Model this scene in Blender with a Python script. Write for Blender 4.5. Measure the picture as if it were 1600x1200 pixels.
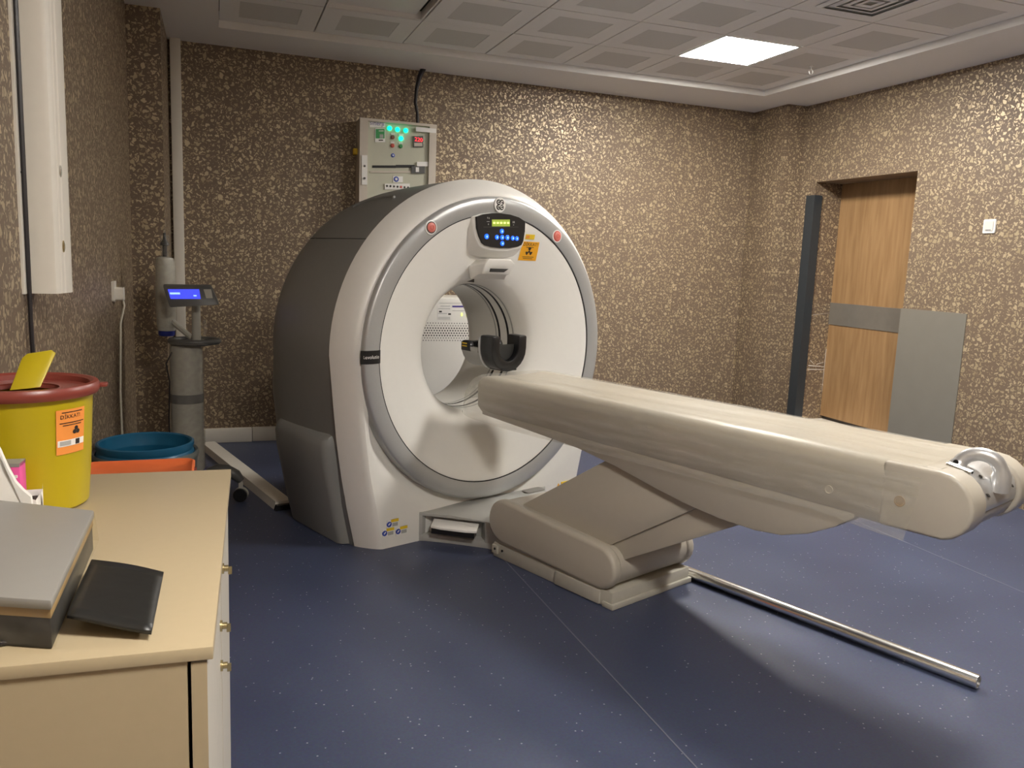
import bpy, bmesh, math, random
from mathutils import Vector, Matrix
random.seed(7)
for o in list(bpy.data.objects): bpy.data.objects.remove(o)
SC = bpy.context.scene
COL = SC.collection
pi = math.pi

# ------------------------------------------------------------------ camera
H = 1.425                                    # eye height above the floor (m)
F = 1280.79                                  # focal length in pixels of a 1600x1200 frame
YAW, PITCH, ROLL = math.radians(19.926), math.radians(8.542), math.radians(2.293)
fwd = Vector((math.sin(YAW)*math.cos(PITCH), math.cos(YAW)*math.cos(PITCH), -math.sin(PITCH)))
rgt = Vector((math.cos(YAW), -math.sin(YAW), 0)); upv = rgt.cross(fwd)
cR = math.cos(ROLL)*rgt + math.sin(ROLL)*upv
cU = -math.sin(ROLL)*rgt + math.cos(ROLL)*upv
cam_d = bpy.data.cameras.new('camera'); cam = bpy.data.objects.new('camera', cam_d); COL.objects.link(cam)
cam_d.sensor_fit = 'HORIZONTAL'; cam_d.sensor_width = 36.0; cam_d.lens = F/1600*36.0
cam_d.clip_start = 0.05; cam_d.clip_end = 60
cam.matrix_world = Matrix(((cR.x, cU.x, -fwd.x, 0), (cR.y, cU.y, -fwd.y, 0), (cR.z, cU.z, -fwd.z, H), (0, 0, 0, 1)))
SC.camera = cam

# ------------------------------------------------------------------ world, lights, exposure
wd = bpy.data.worlds.new('world'); SC.world = wd; wd.use_nodes = True
wd.node_tree.nodes['Background'].inputs[0].default_value = (0.9, 0.8, 0.65, 1)
wd.node_tree.nodes['Background'].inputs[1].default_value = 0.0
LAMP_COL = (1.0, 0.95, 0.88)
LAMP_POWER = 24.0                            # emission of the lit ceiling panels
vs = SC.view_settings
vs.view_transform = 'Standard'; vs.look = 'None'; vs.gamma = 1.0; vs.use_curve_mapping = False
vs.exposure = 2.0

# ------------------------------------------------------------------ pixel -> place helpers
def ray(px, py):
    return cR*((px-800)/F) - cU*((py-600)/F) + fwd
def on_y(px, py, Y):
    d = ray(px, py); t = Y/d.y; return Vector((d.x*t, Y, H+d.z*t))
def on_x(px, py, X):
    d = ray(px, py); t = X/d.x; return Vector((X, d.y*t, H+d.z*t))
def on_z(px, py, z):
    d = ray(px, py); t = (z-H)/d.z; return Vector((d.x*t, d.y*t, z))
# scanner frame: u across, v towards the table end (front), z up; origin below the bore at the ring plane
TH = math.radians(21.5); ST, CT = math.sin(TH), math.cos(TH)
U0, V0, Z0 = 2.752, -3.272, 0.955
NV = Vector((CT, ST, 0)); AV = Vector((ST, -CT, 0))
GO = NV*U0 + AV*V0
def G(u, v, z): return (u, -v, z)
def l_v(px, py, v):
    d = ray(px, py); t = (v+V0)/d.dot(AV); w = d*t
    return (w.dot(NV)-U0, w.z+H)

# ------------------------------------------------------------------ materials
def mat(name, col, rough=0.5, metal=0.0, var=0.06, scale=30.0, bump=0.0, bscale=200.0, emit=None, es=0.0, coat=0.0, spec=0.5):
    m = bpy.data.materials.new(name); m.use_nodes = True
    nt = m.node_tree; b = nt.nodes['Principled BSDF']
    b.inputs['Roughness'].default_value = rough; b.inputs['Metallic'].default_value = metal
    b.inputs['Specular IOR Level'].default_value = spec
    b.inputs['Coat Weight'].default_value = coat
    tc = nt.nodes.new('ShaderNodeTexCoord')
    n = nt.nodes.new('ShaderNodeTexNoise'); n.inputs['Scale'].default_value = scale; n.inputs['Detail'].default_value = 4
    nt.links.new(tc.outputs['Object'], n.inputs['Vector'])
    mx = nt.nodes.new('ShaderNodeMix'); mx.data_type = 'RGBA'
    mx.inputs[6].default_value = (*[c*(1-var) for c in col], 1); mx.inputs[7].default_value = (*[min(1, c*(1+var)) for c in col], 1)
    nt.links.new(n.outputs['Fac'], mx.inputs[0]); nt.links.new(mx.outputs[2], b.inputs['Base Color'])
    if bump:
        n2 = nt.nodes.new('ShaderNodeTexNoise'); n2.inputs['Scale'].default_value = bscale
        nt.links.new(tc.outputs['Object'], n2.inputs['Vector'])
        bp = nt.nodes.new('ShaderNodeBump'); bp.inputs['Strength'].default_value = bump; bp.inputs['Distance'].default_value = 0.002
        nt.links.new(n2.outputs['Fac'], bp.inputs['Height']); nt.links.new(bp.outputs[0], b.inputs['Normal'])
    if emit:
        b.inputs['Emission Color'].default_value = (*emit, 1); b.inputs['Emission Strength'].default_value = es
    return m

def wallpaper():
    m = bpy.data.materials.new('gold_shard_wallpaper'); m.use_nodes = True
    nt = m.node_tree; b = nt.nodes['Principled BSDF']; N = nt.nodes.new; K = nt.links.new
    g = N('ShaderNodeNewGeometry'); sp = N('ShaderNodeSeparateXYZ'); K(g.outputs['Position'], sp.inputs[0])
    ad = N('ShaderNodeMath'); ad.operation = 'ADD'; K(sp.outputs[0], ad.inputs[0]); K(sp.outputs[1], ad.inputs[1])
    cb = N('ShaderNodeCombineXYZ'); K(ad.outputs[0], cb.inputs[0]); K(sp.outputs[2], cb.inputs[1])
    wn = N('ShaderNodeTexNoise'); wn.inputs['Scale'].default_value = 40; wn.inputs['Detail'].default_value = 1.5; K(cb.outputs[0], wn.inputs['Vector'])
    sb = N('ShaderNodeVectorMath'); sb.operation = 'SUBTRACT'; K(wn.outputs['Color'], sb.inputs[0]); sb.inputs[1].default_value = (.5, .5, .5)
    sc_ = N('ShaderNodeVectorMath'); sc_.operation = 'SCALE'; K(sb.outputs[0], sc_.inputs[0]); sc_.inputs[3].default_value = 0.060
    av = N('ShaderNodeVectorMath'); av.operation = 'ADD'; K(cb.outputs[0], av.inputs[0]); K(sc_.outputs[0], av.inputs[1])
    v1 = N('ShaderNodeTexVoronoi'); v1.voronoi_dimensions = '2D'; v1.feature = 'DISTANCE_TO_EDGE'; v1.inputs['Scale'].default_value = 30; K(av.outputs[0], v1.inputs['Vector'])
    v2 = N('ShaderNodeTexVoronoi'); v2.voronoi_dimensions = '2D'; v2.feature = 'F1'; v2.inputs['Scale'].default_value = 30; K(av.outputs[0], v2.inputs['Vector'])
    s2 = N('ShaderNodeSeparateColor'); K(v2.outputs['Color'], s2.inputs[0])
    th = N('ShaderNodeMapRange'); K(s2.outputs[0], th.inputs[0]); th.inputs[3].default_value = 0.09; th.inputs[4].default_value = 0.26
    df = N('ShaderNodeMath'); df.operation = 'SUBTRACT'; K(v1.outputs['Distance'], df.inputs[0]); K(th.outputs[0], df.inputs[1])
    r1 = N('ShaderNodeMapRange'); r1.inputs[1].default_value = 0.0; r1.inputs[2].default_value = 0.05; K(df.outputs[0], r1.inputs[0])
    of = N('ShaderNodeVectorMath'); of.operation = 'ADD'; K(av.outputs[0], of.inputs[0]); of.inputs[1].default_value = (3.37, 1.71, 0)
    v3 = N('ShaderNodeTexVoronoi'); v3.voronoi_dimensions = '2D'; v3.feature = 'DISTANCE_TO_EDGE'; v3.inputs['Scale'].default_value = 19; K(of.outputs[0], v3.inputs['Vector'])
    r2 = N('ShaderNodeMapRange'); r2.inputs[1].default_value = 0.05; r2.inputs[2].default_value = 0.09; K(v3.outputs['Distance'], r2.inputs[0])
    ml = N('ShaderNodeMath'); ml.operation = 'MULTIPLY'; K(r1.outputs[0], ml.inputs[0]); K(r2.outputs[0], ml.inputs[1])
    # gold tone varies a little from shard to shard
    gm = N('ShaderNodeMix'); gm.data_type = 'RGBA'; K(s2.outputs[1], gm.inputs[0])
    gm.inputs[6].default_value = (0.37, 0.29, 0.18, 1); gm.inputs[7].default_value = (0.57, 0.465, 0.30, 1)
    cm = N('ShaderNodeMix'); cm.data_type = 'RGBA'; K(ml.outputs[0], cm.inputs[0]); cm.inputs[6].default_value = (0.175, 0.124, 0.084, 1); K(gm.outputs[2], cm.inputs[7])
    K(cm.outputs[2], b.inputs['Base Color'])
    mm = N('ShaderNodeMath'); mm.operation = 'MULTIPLY'; K(ml.outputs[0], mm.inputs[0]); mm.inputs[1].default_value = 0.35; K(mm.outputs[0], b.inputs['Metallic'])
    rr = N('ShaderNodeMapRange'); K(ml.outputs[0], rr.inputs[0]); rr.inputs[3].default_value = 0.55; rr.inputs[4].default_value = 0.42; K(rr.outputs[0], b.inputs['Roughness'])
    fn = N('ShaderNodeTexNoise'); fn.inputs['Scale'].default_value = 350; K(cb.outputs[0], fn.inputs['Vector'])
    hs = N('ShaderNodeMath'); hs.operation = 'MULTIPLY_ADD'; K(fn.outputs['Fac'], hs.inputs[0]); hs.inputs[1].default_value = 0.4; K(ml.outputs[0], hs.inputs[2])
    bp = N('ShaderNodeBump'); bp.inputs['Strength'].default_value = 0.35; bp.inputs['Distance'].default_value = 0.001; K(hs.outputs[0], bp.inputs['Height']); K(bp.outputs[0], b.inputs['Normal'])
    return m

def vinyl():
    m = bpy.data.materials.new('blue_flecked_vinyl'); m.use_nodes = True
    nt = m.node_tree; b = nt.nodes['Principled BSDF']; N = nt.nodes.new; K = nt.links.new
    g = N('ShaderNodeNewGeometry')
    n1 = N('ShaderNodeTexNoise'); n1.inputs['Scale'].default_value = 2.2; n1.inputs['Detail'].default_value = 6; K(g.outputs['Position'], n1.inputs['Vector'])
    c1 = N('ShaderNodeMix'); c1.data_type = 'RGBA'; K(n1.outputs['Fac'], c1.inputs[0])
    c1.inputs[6].default_value = (0.040, 0.051, 0.098, 1); c1.inputs[7].default_value = (0.064, 0.079, 0.138, 1)
    n3 = N('ShaderNodeTexNoise'); n3.inputs['Scale'].default_value = 120; n3.inputs['Detail'].default_value = 2; K(g.outputs['Position'], n3.inputs['Vector'])
    c3 = N('ShaderNodeMix'); c3.data_type = 'RGBA'; c3.blend_type = 'OVERLAY'; c3.inputs[0].default_value = 0.35; K(c1.outputs[2], c3.inputs[6]); K(n3.outputs['Color'], c3.inputs[7])
    v = N('ShaderNodeTexVoronoi'); v.inputs['Scale'].default_value = 38; K(g.outputs['Position'], v.inputs['Vector'])
    lt = N('ShaderNodeMath'); lt.operation = 'LESS_THAN'; lt.inputs[1].default_value = 0.11; K(v.outputs['Distance'], lt.inputs[0])
    s = N('ShaderNodeSeparateColor'); K(v.outputs['Color'], s.inputs[0])
    gt = N('ShaderNodeMath'); gt.operation = 'GREATER_THAN'; gt.inputs[1].default_value = 0.55; K(s.outputs[0], gt.inputs[0])
    ml = N('ShaderNodeMath'); ml.operation = 'MULTIPLY'; K(lt.outputs[0], ml.inputs[0]); K(gt.outputs[0], ml.inputs[1])
    c2 = N('ShaderNodeMix'); c2.data_type = 'RGBA'; K(ml.outputs[0], c2.inputs[0]); K(c3.outputs[2], c2.inputs[6]); c2.inputs[7].default_value = (0.38, 0.39, 0.43, 1)
    K(c2.outputs[2], b.inputs['Base Color'])
    rr = N('ShaderNodeMapRange'); K(n1.outputs['Fac'], rr.inputs[0]); rr.inputs[3].default_value = 0.34; rr.inputs[4].default_value = 0.48; K(rr.outputs[0], b.inputs['Roughness'])
    return m

def wood(name, a, c, axis_scale=(9, 9, 0.9)):
    m = bpy.data.materials.new(name); m.use_nodes = True
    nt = m.node_tree; b = nt.nodes['Principled BSDF']; N = nt.nodes.new; K = nt.links.new
    tc = N('ShaderNodeTexCoord'); mp = N('ShaderNodeMapping'); mp.inputs['Scale'].default_value = axis_scale; K(tc.outputs['Object'], mp.inputs[0])
    n = N('ShaderNodeTexNoise'); n.inputs['Scale'].default_value = 3; n.inputs['Detail'].default_value = 7; n.inputs['Distortion'].default_value = 0.3; K(mp.outputs[0], n.inputs['Vector'])
    r = N('ShaderNodeValToRGB'); r.color_ramp.elements[0].position = 0.3; r.color_ramp.elements[1].position = 0.7
    r.color_ramp.elements[0].color = (*a, 1); r.color_ramp.elements[1].color = (*c, 1)
    K(n.outputs['Fac'], r.inputs[0]); K(r.outputs[0], b.inputs['Base Color']); b.inputs['Roughness'].default_value = 0.42
    return m

def film(name, tint=(0.72, 0.70, 0.65), opacity=0.20, bump=0.05):
    m = bpy.data.materials.new(name); m.use_nodes = True
    nt = m.node_tree; N = nt.nodes.new; K = nt.links.new
    b = nt.nodes['Principled BSDF']; out = nt.nodes['Material Output']
    b.inputs['Base Color'].default_value = (*tint, 1); b.inputs['Roughness'].default_value = 0.22; b.inputs['Specular IOR Level'].default_value = 0.8
    tc = N('ShaderNodeTexCoord'); mp = N('ShaderNodeMapping'); mp.inputs['Scale'].default_value = (16, 1.6, 16); K(tc.outputs['Object'], mp.inputs[0])
    n = N('ShaderNodeTexNoise'); n.inputs['Scale'].default_value = 2.2; n.inputs['Detail'].default_value = 5; K(mp.outputs[0], n.inputs['Vector'])
    bp = N('ShaderNodeBump'); bp.inputs['Strength'].default_value = bump; bp.inputs['Distance'].default_value = 0.01; K(n.outputs['Fac'], bp.inputs['Height']); K(bp.outputs[0], b.inputs['Normal'])
    t = N('ShaderNodeBsdfTransparent'); t.inputs[0].default_value = (0.97, 0.96, 0.93, 1)
    mr = N('ShaderNodeMapRange'); K(n.outputs['Fac'], mr.inputs[0]); mr.inputs[1].default_value = 0.3; mr.inputs[2].default_value = 0.75
    mr.inputs[3].default_value = opacity*0.5; mr.inputs[4].default_value = min(1, opacity*1.8)
    mx = N('ShaderNodeMixShader'); K(mr.outputs[0], mx.inputs[0]); K(t.outputs[0], mx.inputs[1]); K(b.outputs[0], mx.inputs[2]); K(mx.outputs[0], out.inputs[0])
    return m

M = {}
M['wallpaper'] = wallpaper(); M['vinyl'] = vinyl()
M['paint'] = mat('white_soffit_paint', (0.88, 0.87, 0.85), 0.7, bump=0.1, var=0.02)
M['tile'] = mat('ceiling_tile_white', (0.88, 0.87, 0.85), 0.6, var=0.02)
M['perf'] = mat('ceiling_tile_perforated', (0.68, 0.67, 0.64), 0.75, var=0.04, scale=150)
M['void'] = mat('ceiling_void', (0.02, 0.02, 0.02), 0.9)
M['lamp'] = mat('lit_panel', (0.9, 0.9, 0.9), 0.4, emit=LAMP_COL, es=LAMP_POWER)
M['unlit'] = mat('unlit_panel', (0.86, 0.85, 0.82), 0.35, var=0.02)
M['gwhite'] = mat('scanner_white', (0.82, 0.805, 0.76), 0.38, var=0.02)
M['gcone'] = mat('scanner_cone_white', (0.82, 0.805, 0.76), 0.33, var=0.015)
M['gdark'] = mat('scanner_rear_grey', (0.255, 0.26, 0.25), 0.45, var=0.04)
M['silver'] = mat('scanner_ring_silver', (0.47, 0.475, 0.47), 0.36, metal=0.35, var=0.04, scale=120)
M['skirt'] = mat('scanner_skirt_grey', (0.42, 0.42, 0.40), 0.45, var=0.03)
M['black'] = mat('black_plastic', (0.012, 0.012, 0.013), 0.3)
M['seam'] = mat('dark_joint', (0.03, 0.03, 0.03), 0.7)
M['cream'] = mat('table_cream', (0.48, 0.44, 0.37), 0.42, var=0.03)
M['cradle'] = mat('cradle_cream', (0.48, 0.44, 0.37), 0.38, var=0.06, scale=6)
M['plinth'] = mat('plinth_beige', (0.46, 0.44, 0.38), 0.5, var=0.05)
M['cap'] = mat('cap_cream', (0.48, 0.44, 0.37), 0.35, var=0.05, scale=12)
M['alu'] = mat('handle_aluminium', (0.62, 0.62, 0.62), 0.34, metal=0.6, var=0.05)
M['chrome'] = mat('polished_steel', (0.80, 0.79, 0.76), 0.24, metal=1.0, var=0.04)
M['film'] = film('clear_film_cover')
M['wrap'] = film('clear_wrap', opacity=0.16, bump=0.9)
M['trim'] = mat('white_pvc_trunking', (0.74, 0.70, 0.62), 0.45, var=0.04)
M['door'] = wood('oak_veneer', (0.29, 0.165, 0.072), (0.40, 0.245, 0.115))
M['dframe'] = mat('dark_door_frame', (0.06, 0.05, 0.045), 0.6)
M['steel'] = mat('brushed_grey_sheet', (0.25, 0.235, 0.20), 0.42, metal=0.25, var=0.06, scale=8)
M['band'] = mat('grey_band', (0.23, 0.21, 0.18), 0.3, metal=0.3, var=0.1, scale=14)
M['post'] = mat('dark_steel_guard', (0.045, 0.055, 0.065), 0.4, metal=0.3)
M['torn'] = mat('torn_plaster', (0.8, 0.76, 0.68), 0.9)
M['desk'] = mat('beige_melamine_top', (0.46, 0.375, 0.24), 0.36, var=0.025, scale=60)
M['deskside'] = mat('beige_melamine_side', (0.46, 0.375, 0.24), 0.45, var=0.03, scale=60)
M['deskdoor'] = mat('pale_door_front', (0.60, 0.56, 0.48), 0.45, var=0.05)
M['brass'] = mat('brass_lock', (0.6, 0.5, 0.28), 0.25, metal=1.0)
M['yellow'] = mat('yellow_plastic', (0.46, 0.36, 0.006), 0.34, var=0.05, scale=10)
M['red'] = mat('dark_red_plastic', (0.21, 0.040, 0.028), 0.34, var=0.08)
M['orange'] = mat('orange_plastic', (0.80, 0.17, 0.05), 0.42, var=0.06)
M['olabel'] = mat('orange_label', (0.85, 0.30, 0.06), 0.5)
M['ink'] = mat('black_ink', (0.02, 0.015, 0.012), 0.6)
M['paper'] = mat('white_paper', (0.82, 0.80, 0.76), 0.7, bump=0.2, bscale=40)
M['pink'] = mat('pink_card', (0.80, 0.10, 0.36), 0.5, var=0.1)
M['drum'] = mat('blue_plastic', (0.012, 0.10, 0.19), 0.32, var=0.08)
M['bag'] = mat('grey_film_bag', (0.11, 0.12, 0.11), 0.3, var=0.2, bump=0.6, bscale=30)
M['device'] = mat('grey_device_top', (0.27, 0.26, 0.24), 0.5, var=0.03)
M['deviceside'] = mat('tan_device_edge', (0.36, 0.24, 0.10), 0.5, var=0.2)
M['rubber'] = mat('black_rubber', (0.018, 0.018, 0.017), 0.36, bump=0.5, bscale=18, var=0.3)
M['injector'] = mat('injector_grey', (0.44, 0.43, 0.38), 0.4, var=0.05)
M['injdark'] = mat('injector_dark_grey', (0.10, 0.10, 0.095), 0.4)
M['navy'] = mat('navy_plastic', (0.02, 0.03, 0.20), 0.3)
M['screen'] = mat('blue_lcd', (0.05, 0.05, 0.4), 0.3, emit=(0.05, 0.07, 1.0), es=0.30)
M['screenlight'] = mat('lcd_text', (0.3, 0.5, 0.8), 0.3, emit=(0.3, 0.5, 1.0), es=0.35)
M['pbox'] = mat('panel_cream', (0.60, 0.54, 0.46), 0.45, var=0.03)
M['pface'] = mat('panel_face_cream', (0.54, 0.54, 0.43), 0.45, var=0.03)
M['green'] = mat('green_lamp', (0.0, 0.6, 0.3), 0.3, emit=(0.0, 1.0, 0.42), es=0.8)
M['rled'] = mat('red_digits', (0.6, 0.0, 0.0), 0.3, emit=(1.0, 0.04, 0.05), es=0.6)
M['redbtn'] = mat('red_button', (0.62, 0.10, 0.08), 0.35)
M['sred'] = mat('scanner_red_button', (0.72, 0.20, 0.16), 0.4)
M['grnbtn'] = mat('green_button', (0.05, 0.30, 0.10), 0.35)
M['brnbtn'] = mat('brown_button', (0.22, 0.10, 0.07), 0.35)
M['glabel'] = mat('green_label', (0.05, 0.33, 0.10), 0.5)
M['blue'] = mat('blue_print', (0.04, 0.08, 0.42), 0.5)
M['purple'] = mat('purple_print', (0.07, 0.05, 0.30), 0.5)
M['lcd'] = mat('scanner_lcd', (0.3, 0.4, 0.05), 0.3, emit=(0.32, 0.42, 0.06), es=0.12)
M['lcdtext'] = mat('scanner_lcd_text', (0.8, 0.9, 0.3), 0.3, emit=(0.85, 1.0, 0.25), es=0.28)
M['bluekey'] = mat('lit_blue_key', (0.02, 0.1, 0.8), 0.3, emit=(0.01, 0.10, 1.0), es=0.55)
M['bluekeyink'] = mat('lit_blue_key_mark', (0.3, 0.5, 1.0), 0.3, emit=(0.35, 0.6, 1.0), es=0.35)
M['sign'] = mat('warning_yellow', (0.88, 0.42, 0.02), 0.5)
M['yellowprint'] = mat('yellow_print', (0.85, 0.60, 0.03), 0.5)
M['cab'] = mat('cabinet_white', (0.72, 0.70, 0.65), 0.4, var=0.02)
M['cable'] = mat('black_cable', (0.02, 0.017, 0.02), 0.4)
M['wcable'] = mat('white_cable', (0.68, 0.64, 0.52), 0.45)
M['weld'] = mat('pale_weld_rod', (0.16, 0.17, 0.22), 0.5)
M['wrapthin'] = film('thin_clear_wrap', opacity=0.05, bump=0.5)
M['clear'] = film('clear_syringe', opacity=0.10, bump=0.0)

# ------------------------------------------------------------------ mesh helpers
def mk(name, verts, faces, m, parent=None, smooth=None, mats=None, idx=None):
    me = bpy.data.meshes.new(name); me.from_pydata([tuple(v) for v in verts], [], faces)
    bm = bmesh.new(); bm.from_mesh(me); bmesh.ops.recalc_face_normals(bm, faces=bm.faces); bm.to_mesh(me); bm.free()
    for x in (mats or [m]): me.materials.append(M[x] if isinstance(x, str) else x)
    if idx: me.polygons.foreach_set('material_index', idx)
    if smooth:
        me.polygons.foreach_set('use_smooth', [True]*len(me.polygons)); me.set_sharp_from_angle(angle=math.radians(smooth))
    o = bpy.data.objects.new(name, me); COL.objects.link(o)
    if parent: o.parent = parent
    return o
def tag(o, label, cat, group=None):
    o['label'] = label; o['category'] = cat
    if group: o['group'] = group
    return o
def struct(o): o['kind'] = 'structure'; return o
def thing(name, label, cat, loc=(0, 0, 0), rz=0.0, group=None):
    o = bpy.data.objects.new(name, None); COL.objects.link(o); o.empty_display_size = 0.1
    o.location = loc; o.rotation_euler = (0, 0, rz); return tag(o, label, cat, group)
class MB:
    def __init__(s): s.v = []; s.f = []
    def add(s, v, f):
        k = len(s.v); s.v += [tuple(p) for p in v]; s.f += [tuple(i+k for i in q) for q in f]; return s
    def box(s, x0, x1, y0, y1, z0, z1):
        return s.add([(x, y, z) for x in (x0, x1) for y in (y0, y1) for z in (z0, z1)],
                     [(0, 1, 3, 2), (4, 6, 7, 5), (0, 4, 5, 1), (2, 3, 7, 6), (0, 2, 6, 4), (1, 5, 7, 3)])
    def prism(s, poly, fn, a, b):                 # poly of 2-D points, fn(p, q, t) -> point, from t=a to t=b
        n = len(poly)
        return s.add([fn(p, q, a) for p, q in poly]+[fn(p, q, b) for p, q in poly],
                     [tuple(range(n)), tuple(range(2*n-1, n-1, -1))]+[(i, (i+1) % n, n+(i+1) % n, n+i) for i in range(n)])
    def loft(s, rings, caps=(True, True), closed=True):
        n = len(rings[0]); v = [p for r in rings for p in r]; f = []
        for k in range(len(rings)-1):
            for i in range(n if closed else n-1):
                j = (i+1) % n; f.append((k*n+i, k*n+j, (k+1)*n+j, (k+1)*n+i))
        if caps[0]: f.append(tuple(range(n)))
        if caps[1]: f.append(tuple(range((len(rings)-1)*n, len(rings)*n)))
        return s.add(v, f)
    def lathe(s, prof, n=48, fn=None, caps=(False, False)):   # prof: (r, h); default axis +z
        fn = fn or (lambda c, d, h: (c, d, h))
        return s.loft([[fn(r*math.cos(2*pi*i/n), r*math.sin(2*pi*i/n), h) for i in range(n)] for r, h in prof], caps)
    def tube(s, pts, r, n=10, caps=True):
        pts = [Vector(p) for p in pts]; rings = []; prev = None
        for k, p in enumerate(pts):
            t = (pts[min(k+1, len(pts)-1)]-pts[max(k-1, 0)]).normalized()
            if prev is None:
                a = Vector((0, 0, 1)) if abs(t.z) < .9 else Vector((1, 0, 0)); x = t.cross(a).normalized()
            else: x = (prev-t*prev.dot(t)).normalized()
            prev = x; y = t.cross(x); rr = r[k] if isinstance(r, (list, tuple)) else r
            rings.append([p+x*rr*math.cos(2*pi*i/n)+y*rr*math.sin(2*pi*i/n) for i in range(n)])
        return s.loft(rings, (caps, caps))
    def build(s, name, m, parent=None, smooth=None, bevel=0.0, seg=2, **k):
        o = mk(name, s.v, s.f, m, parent, None if bevel else smooth, **k)
        if bevel:
            me = o.data; bm = bmesh.new(); bm.from_mesh(me); bmesh.ops.remove_doubles(bm, verts=bm.verts, dist=1e-5)
            es = [e for e in bm.edges if len(e.link_faces) == 2 and e.calc_face_angle(0) > math.radians(25)]
            bmesh.ops.bevel(bm, geom=es, offset=bevel, segments=seg, profile=0.5, affect='EDGES', clamp_overlap=True)
            bmesh.ops.recalc_face_normals(bm, faces=bm.faces); bm.to_mesh(me); bm.free()
            me.polygons.foreach_set('use_smooth', [True]*len(me.polygons)); me.set_sharp_from_angle(angle=math.radians(smooth or 35))
        return o
def box(name, b, m, parent=None, bevel=0.0, seg=2): return MB().box(*b).build(name, m, parent, bevel=bevel, seg=seg)
def text(name, s, size, m, parent, fn, ext=0.0, align='CENTER'):
    c = bpy.data.curves.new(name, 'FONT'); c.body = s; c.size = size; c.align_x = align; c.align_y = 'CENTER'; c.resolution_u = 3
    t = bpy.data.objects.new(name, c); COL.objects.link(t)
    bpy.context.view_layer.update()
    me = bpy.data.meshes.new_from_object(t.evaluated_get(bpy.context.evaluated_depsgraph_get()))
    bpy.data.objects.remove(t); bpy.data.curves.remove(c)
    for v in me.vertices: v.co = fn(v.co.x, v.co.y)
    me.materials.clear(); me.materials.append(M[m]); me.name = name
    o = bpy.data.objects.new(name, me); COL.objects.link(o)
    if parent: o.parent = parent
    return o
def lerp(xs, ys, x):
    if x <= xs[0]: return ys[0]
    for i in range(1, len(xs)):
        if x <= xs[i]: t = (x-xs[i-1])/(xs[i]-xs[i-1]); return ys[i-1]+(ys[i]-ys[i-1])*t
    return ys[-1]
def rrect(x0, x1, y0, y1, r, n=5):
    out = []
    for cx, cy, a in ((x1-r, y1-r, 0), (x0+r, y1-r, 90), (x0+r, y0+r, 180), (x1-r, y0+r, 270)):
        for i in range(n+1):
            t = math.radians(a+90*i/n); out.append((cx+r*math.cos(t), cy+r*math.sin(t)))
    return out
def circ(cx, cy, r, n=20): return [(cx+r*math.cos(2*pi*i/n), cy+r*math.sin(2*pi*i/n)) for i in range(n)]

# ================================================================== THE ROOM
XL, XR, YB, YF = -0.49, 4.77, 6.42, -0.55
ZC, ZS = 2.876, 2.83                      # tile plane, soffit underside
fl = struct(MB().box(XL-.3, XR+.8, YF-.3, 6.9, -0.1, 0.0).build('floor', 'vinyl'))
for xs in (1.285, 3.50):
    MB().box(xs-.0025, xs+.0025, YF, 6.35, -0.003, 0.0012).build('weld_seam', 'weld', fl)
def yb(x): return 6.362+(x+.25)*0.030     # the back wall runs a hair out of square
wb = struct(MB().prism([(-.8, yb(-.8)), (5.3, yb(5.3)), (5.3, 6.9), (-.8, 6.9)], lambda p, q, t: (p, q, t), 0, 3.0).build('wall_back', 'wallpaper'))
wl = struct(MB().box(XL-.3, XL, YF-.3, 6.5, 0, 3.0).build('wall_left', 'wallpaper'))
MB().box(XL, -.30, 5.59, 6.45, 0, ZS+.05).build('pilaster', 'wallpaper', wl)
DY0, DY1, DZ = 4.752, 5.832, 2.182
wr = struct(MB().box(XR, XR+.3, YF-.3, DY0, 0, 3.0).box(XR, XR+.3, DY1, 6.6, 0, 3.0).box(XR, XR+.3, DY0, DY1, DZ, 3.0).build('wall_right', 'wallpaper'))
MB().box(4.577, XR, 6.035, 6.6, 0, ZS+.05).build('pilaster', 'wallpaper', wr)
struct(MB().box(XL-.3, XR+.3, YF-.3, YF, 0, 3.0).build('wall_front', 'wallpaper'))
# torn paper on the jamb beside the door
tb = MB()
for (x0, y0, x1, y1, w) in ((1262, 577, 1290, 577.5, 1.1), (1263, 571, 1288, 573, 1.2), (1266, 563, 1273, 570, .8), (1276, 569, 1287, 566, .9), (1291, 545, 1284, 612, .8), (1284, 600, 1289, 604, .8), (1270, 492, 1297, 489, .35)):
    a = on_y(x0, y0, DY1-.0015); b_ = on_y(x1, y1, DY1-.0015); d = (b_-a); n_ = Vector((-d.z, 0, d.x)).normalized()*w*.004
    tb.add([a-n_, b_-n_*.4, b_+n_*.4, a+n_], [(0, 1, 2, 3)])
tb.build('torn_wallpaper', 'torn', wr)

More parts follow.
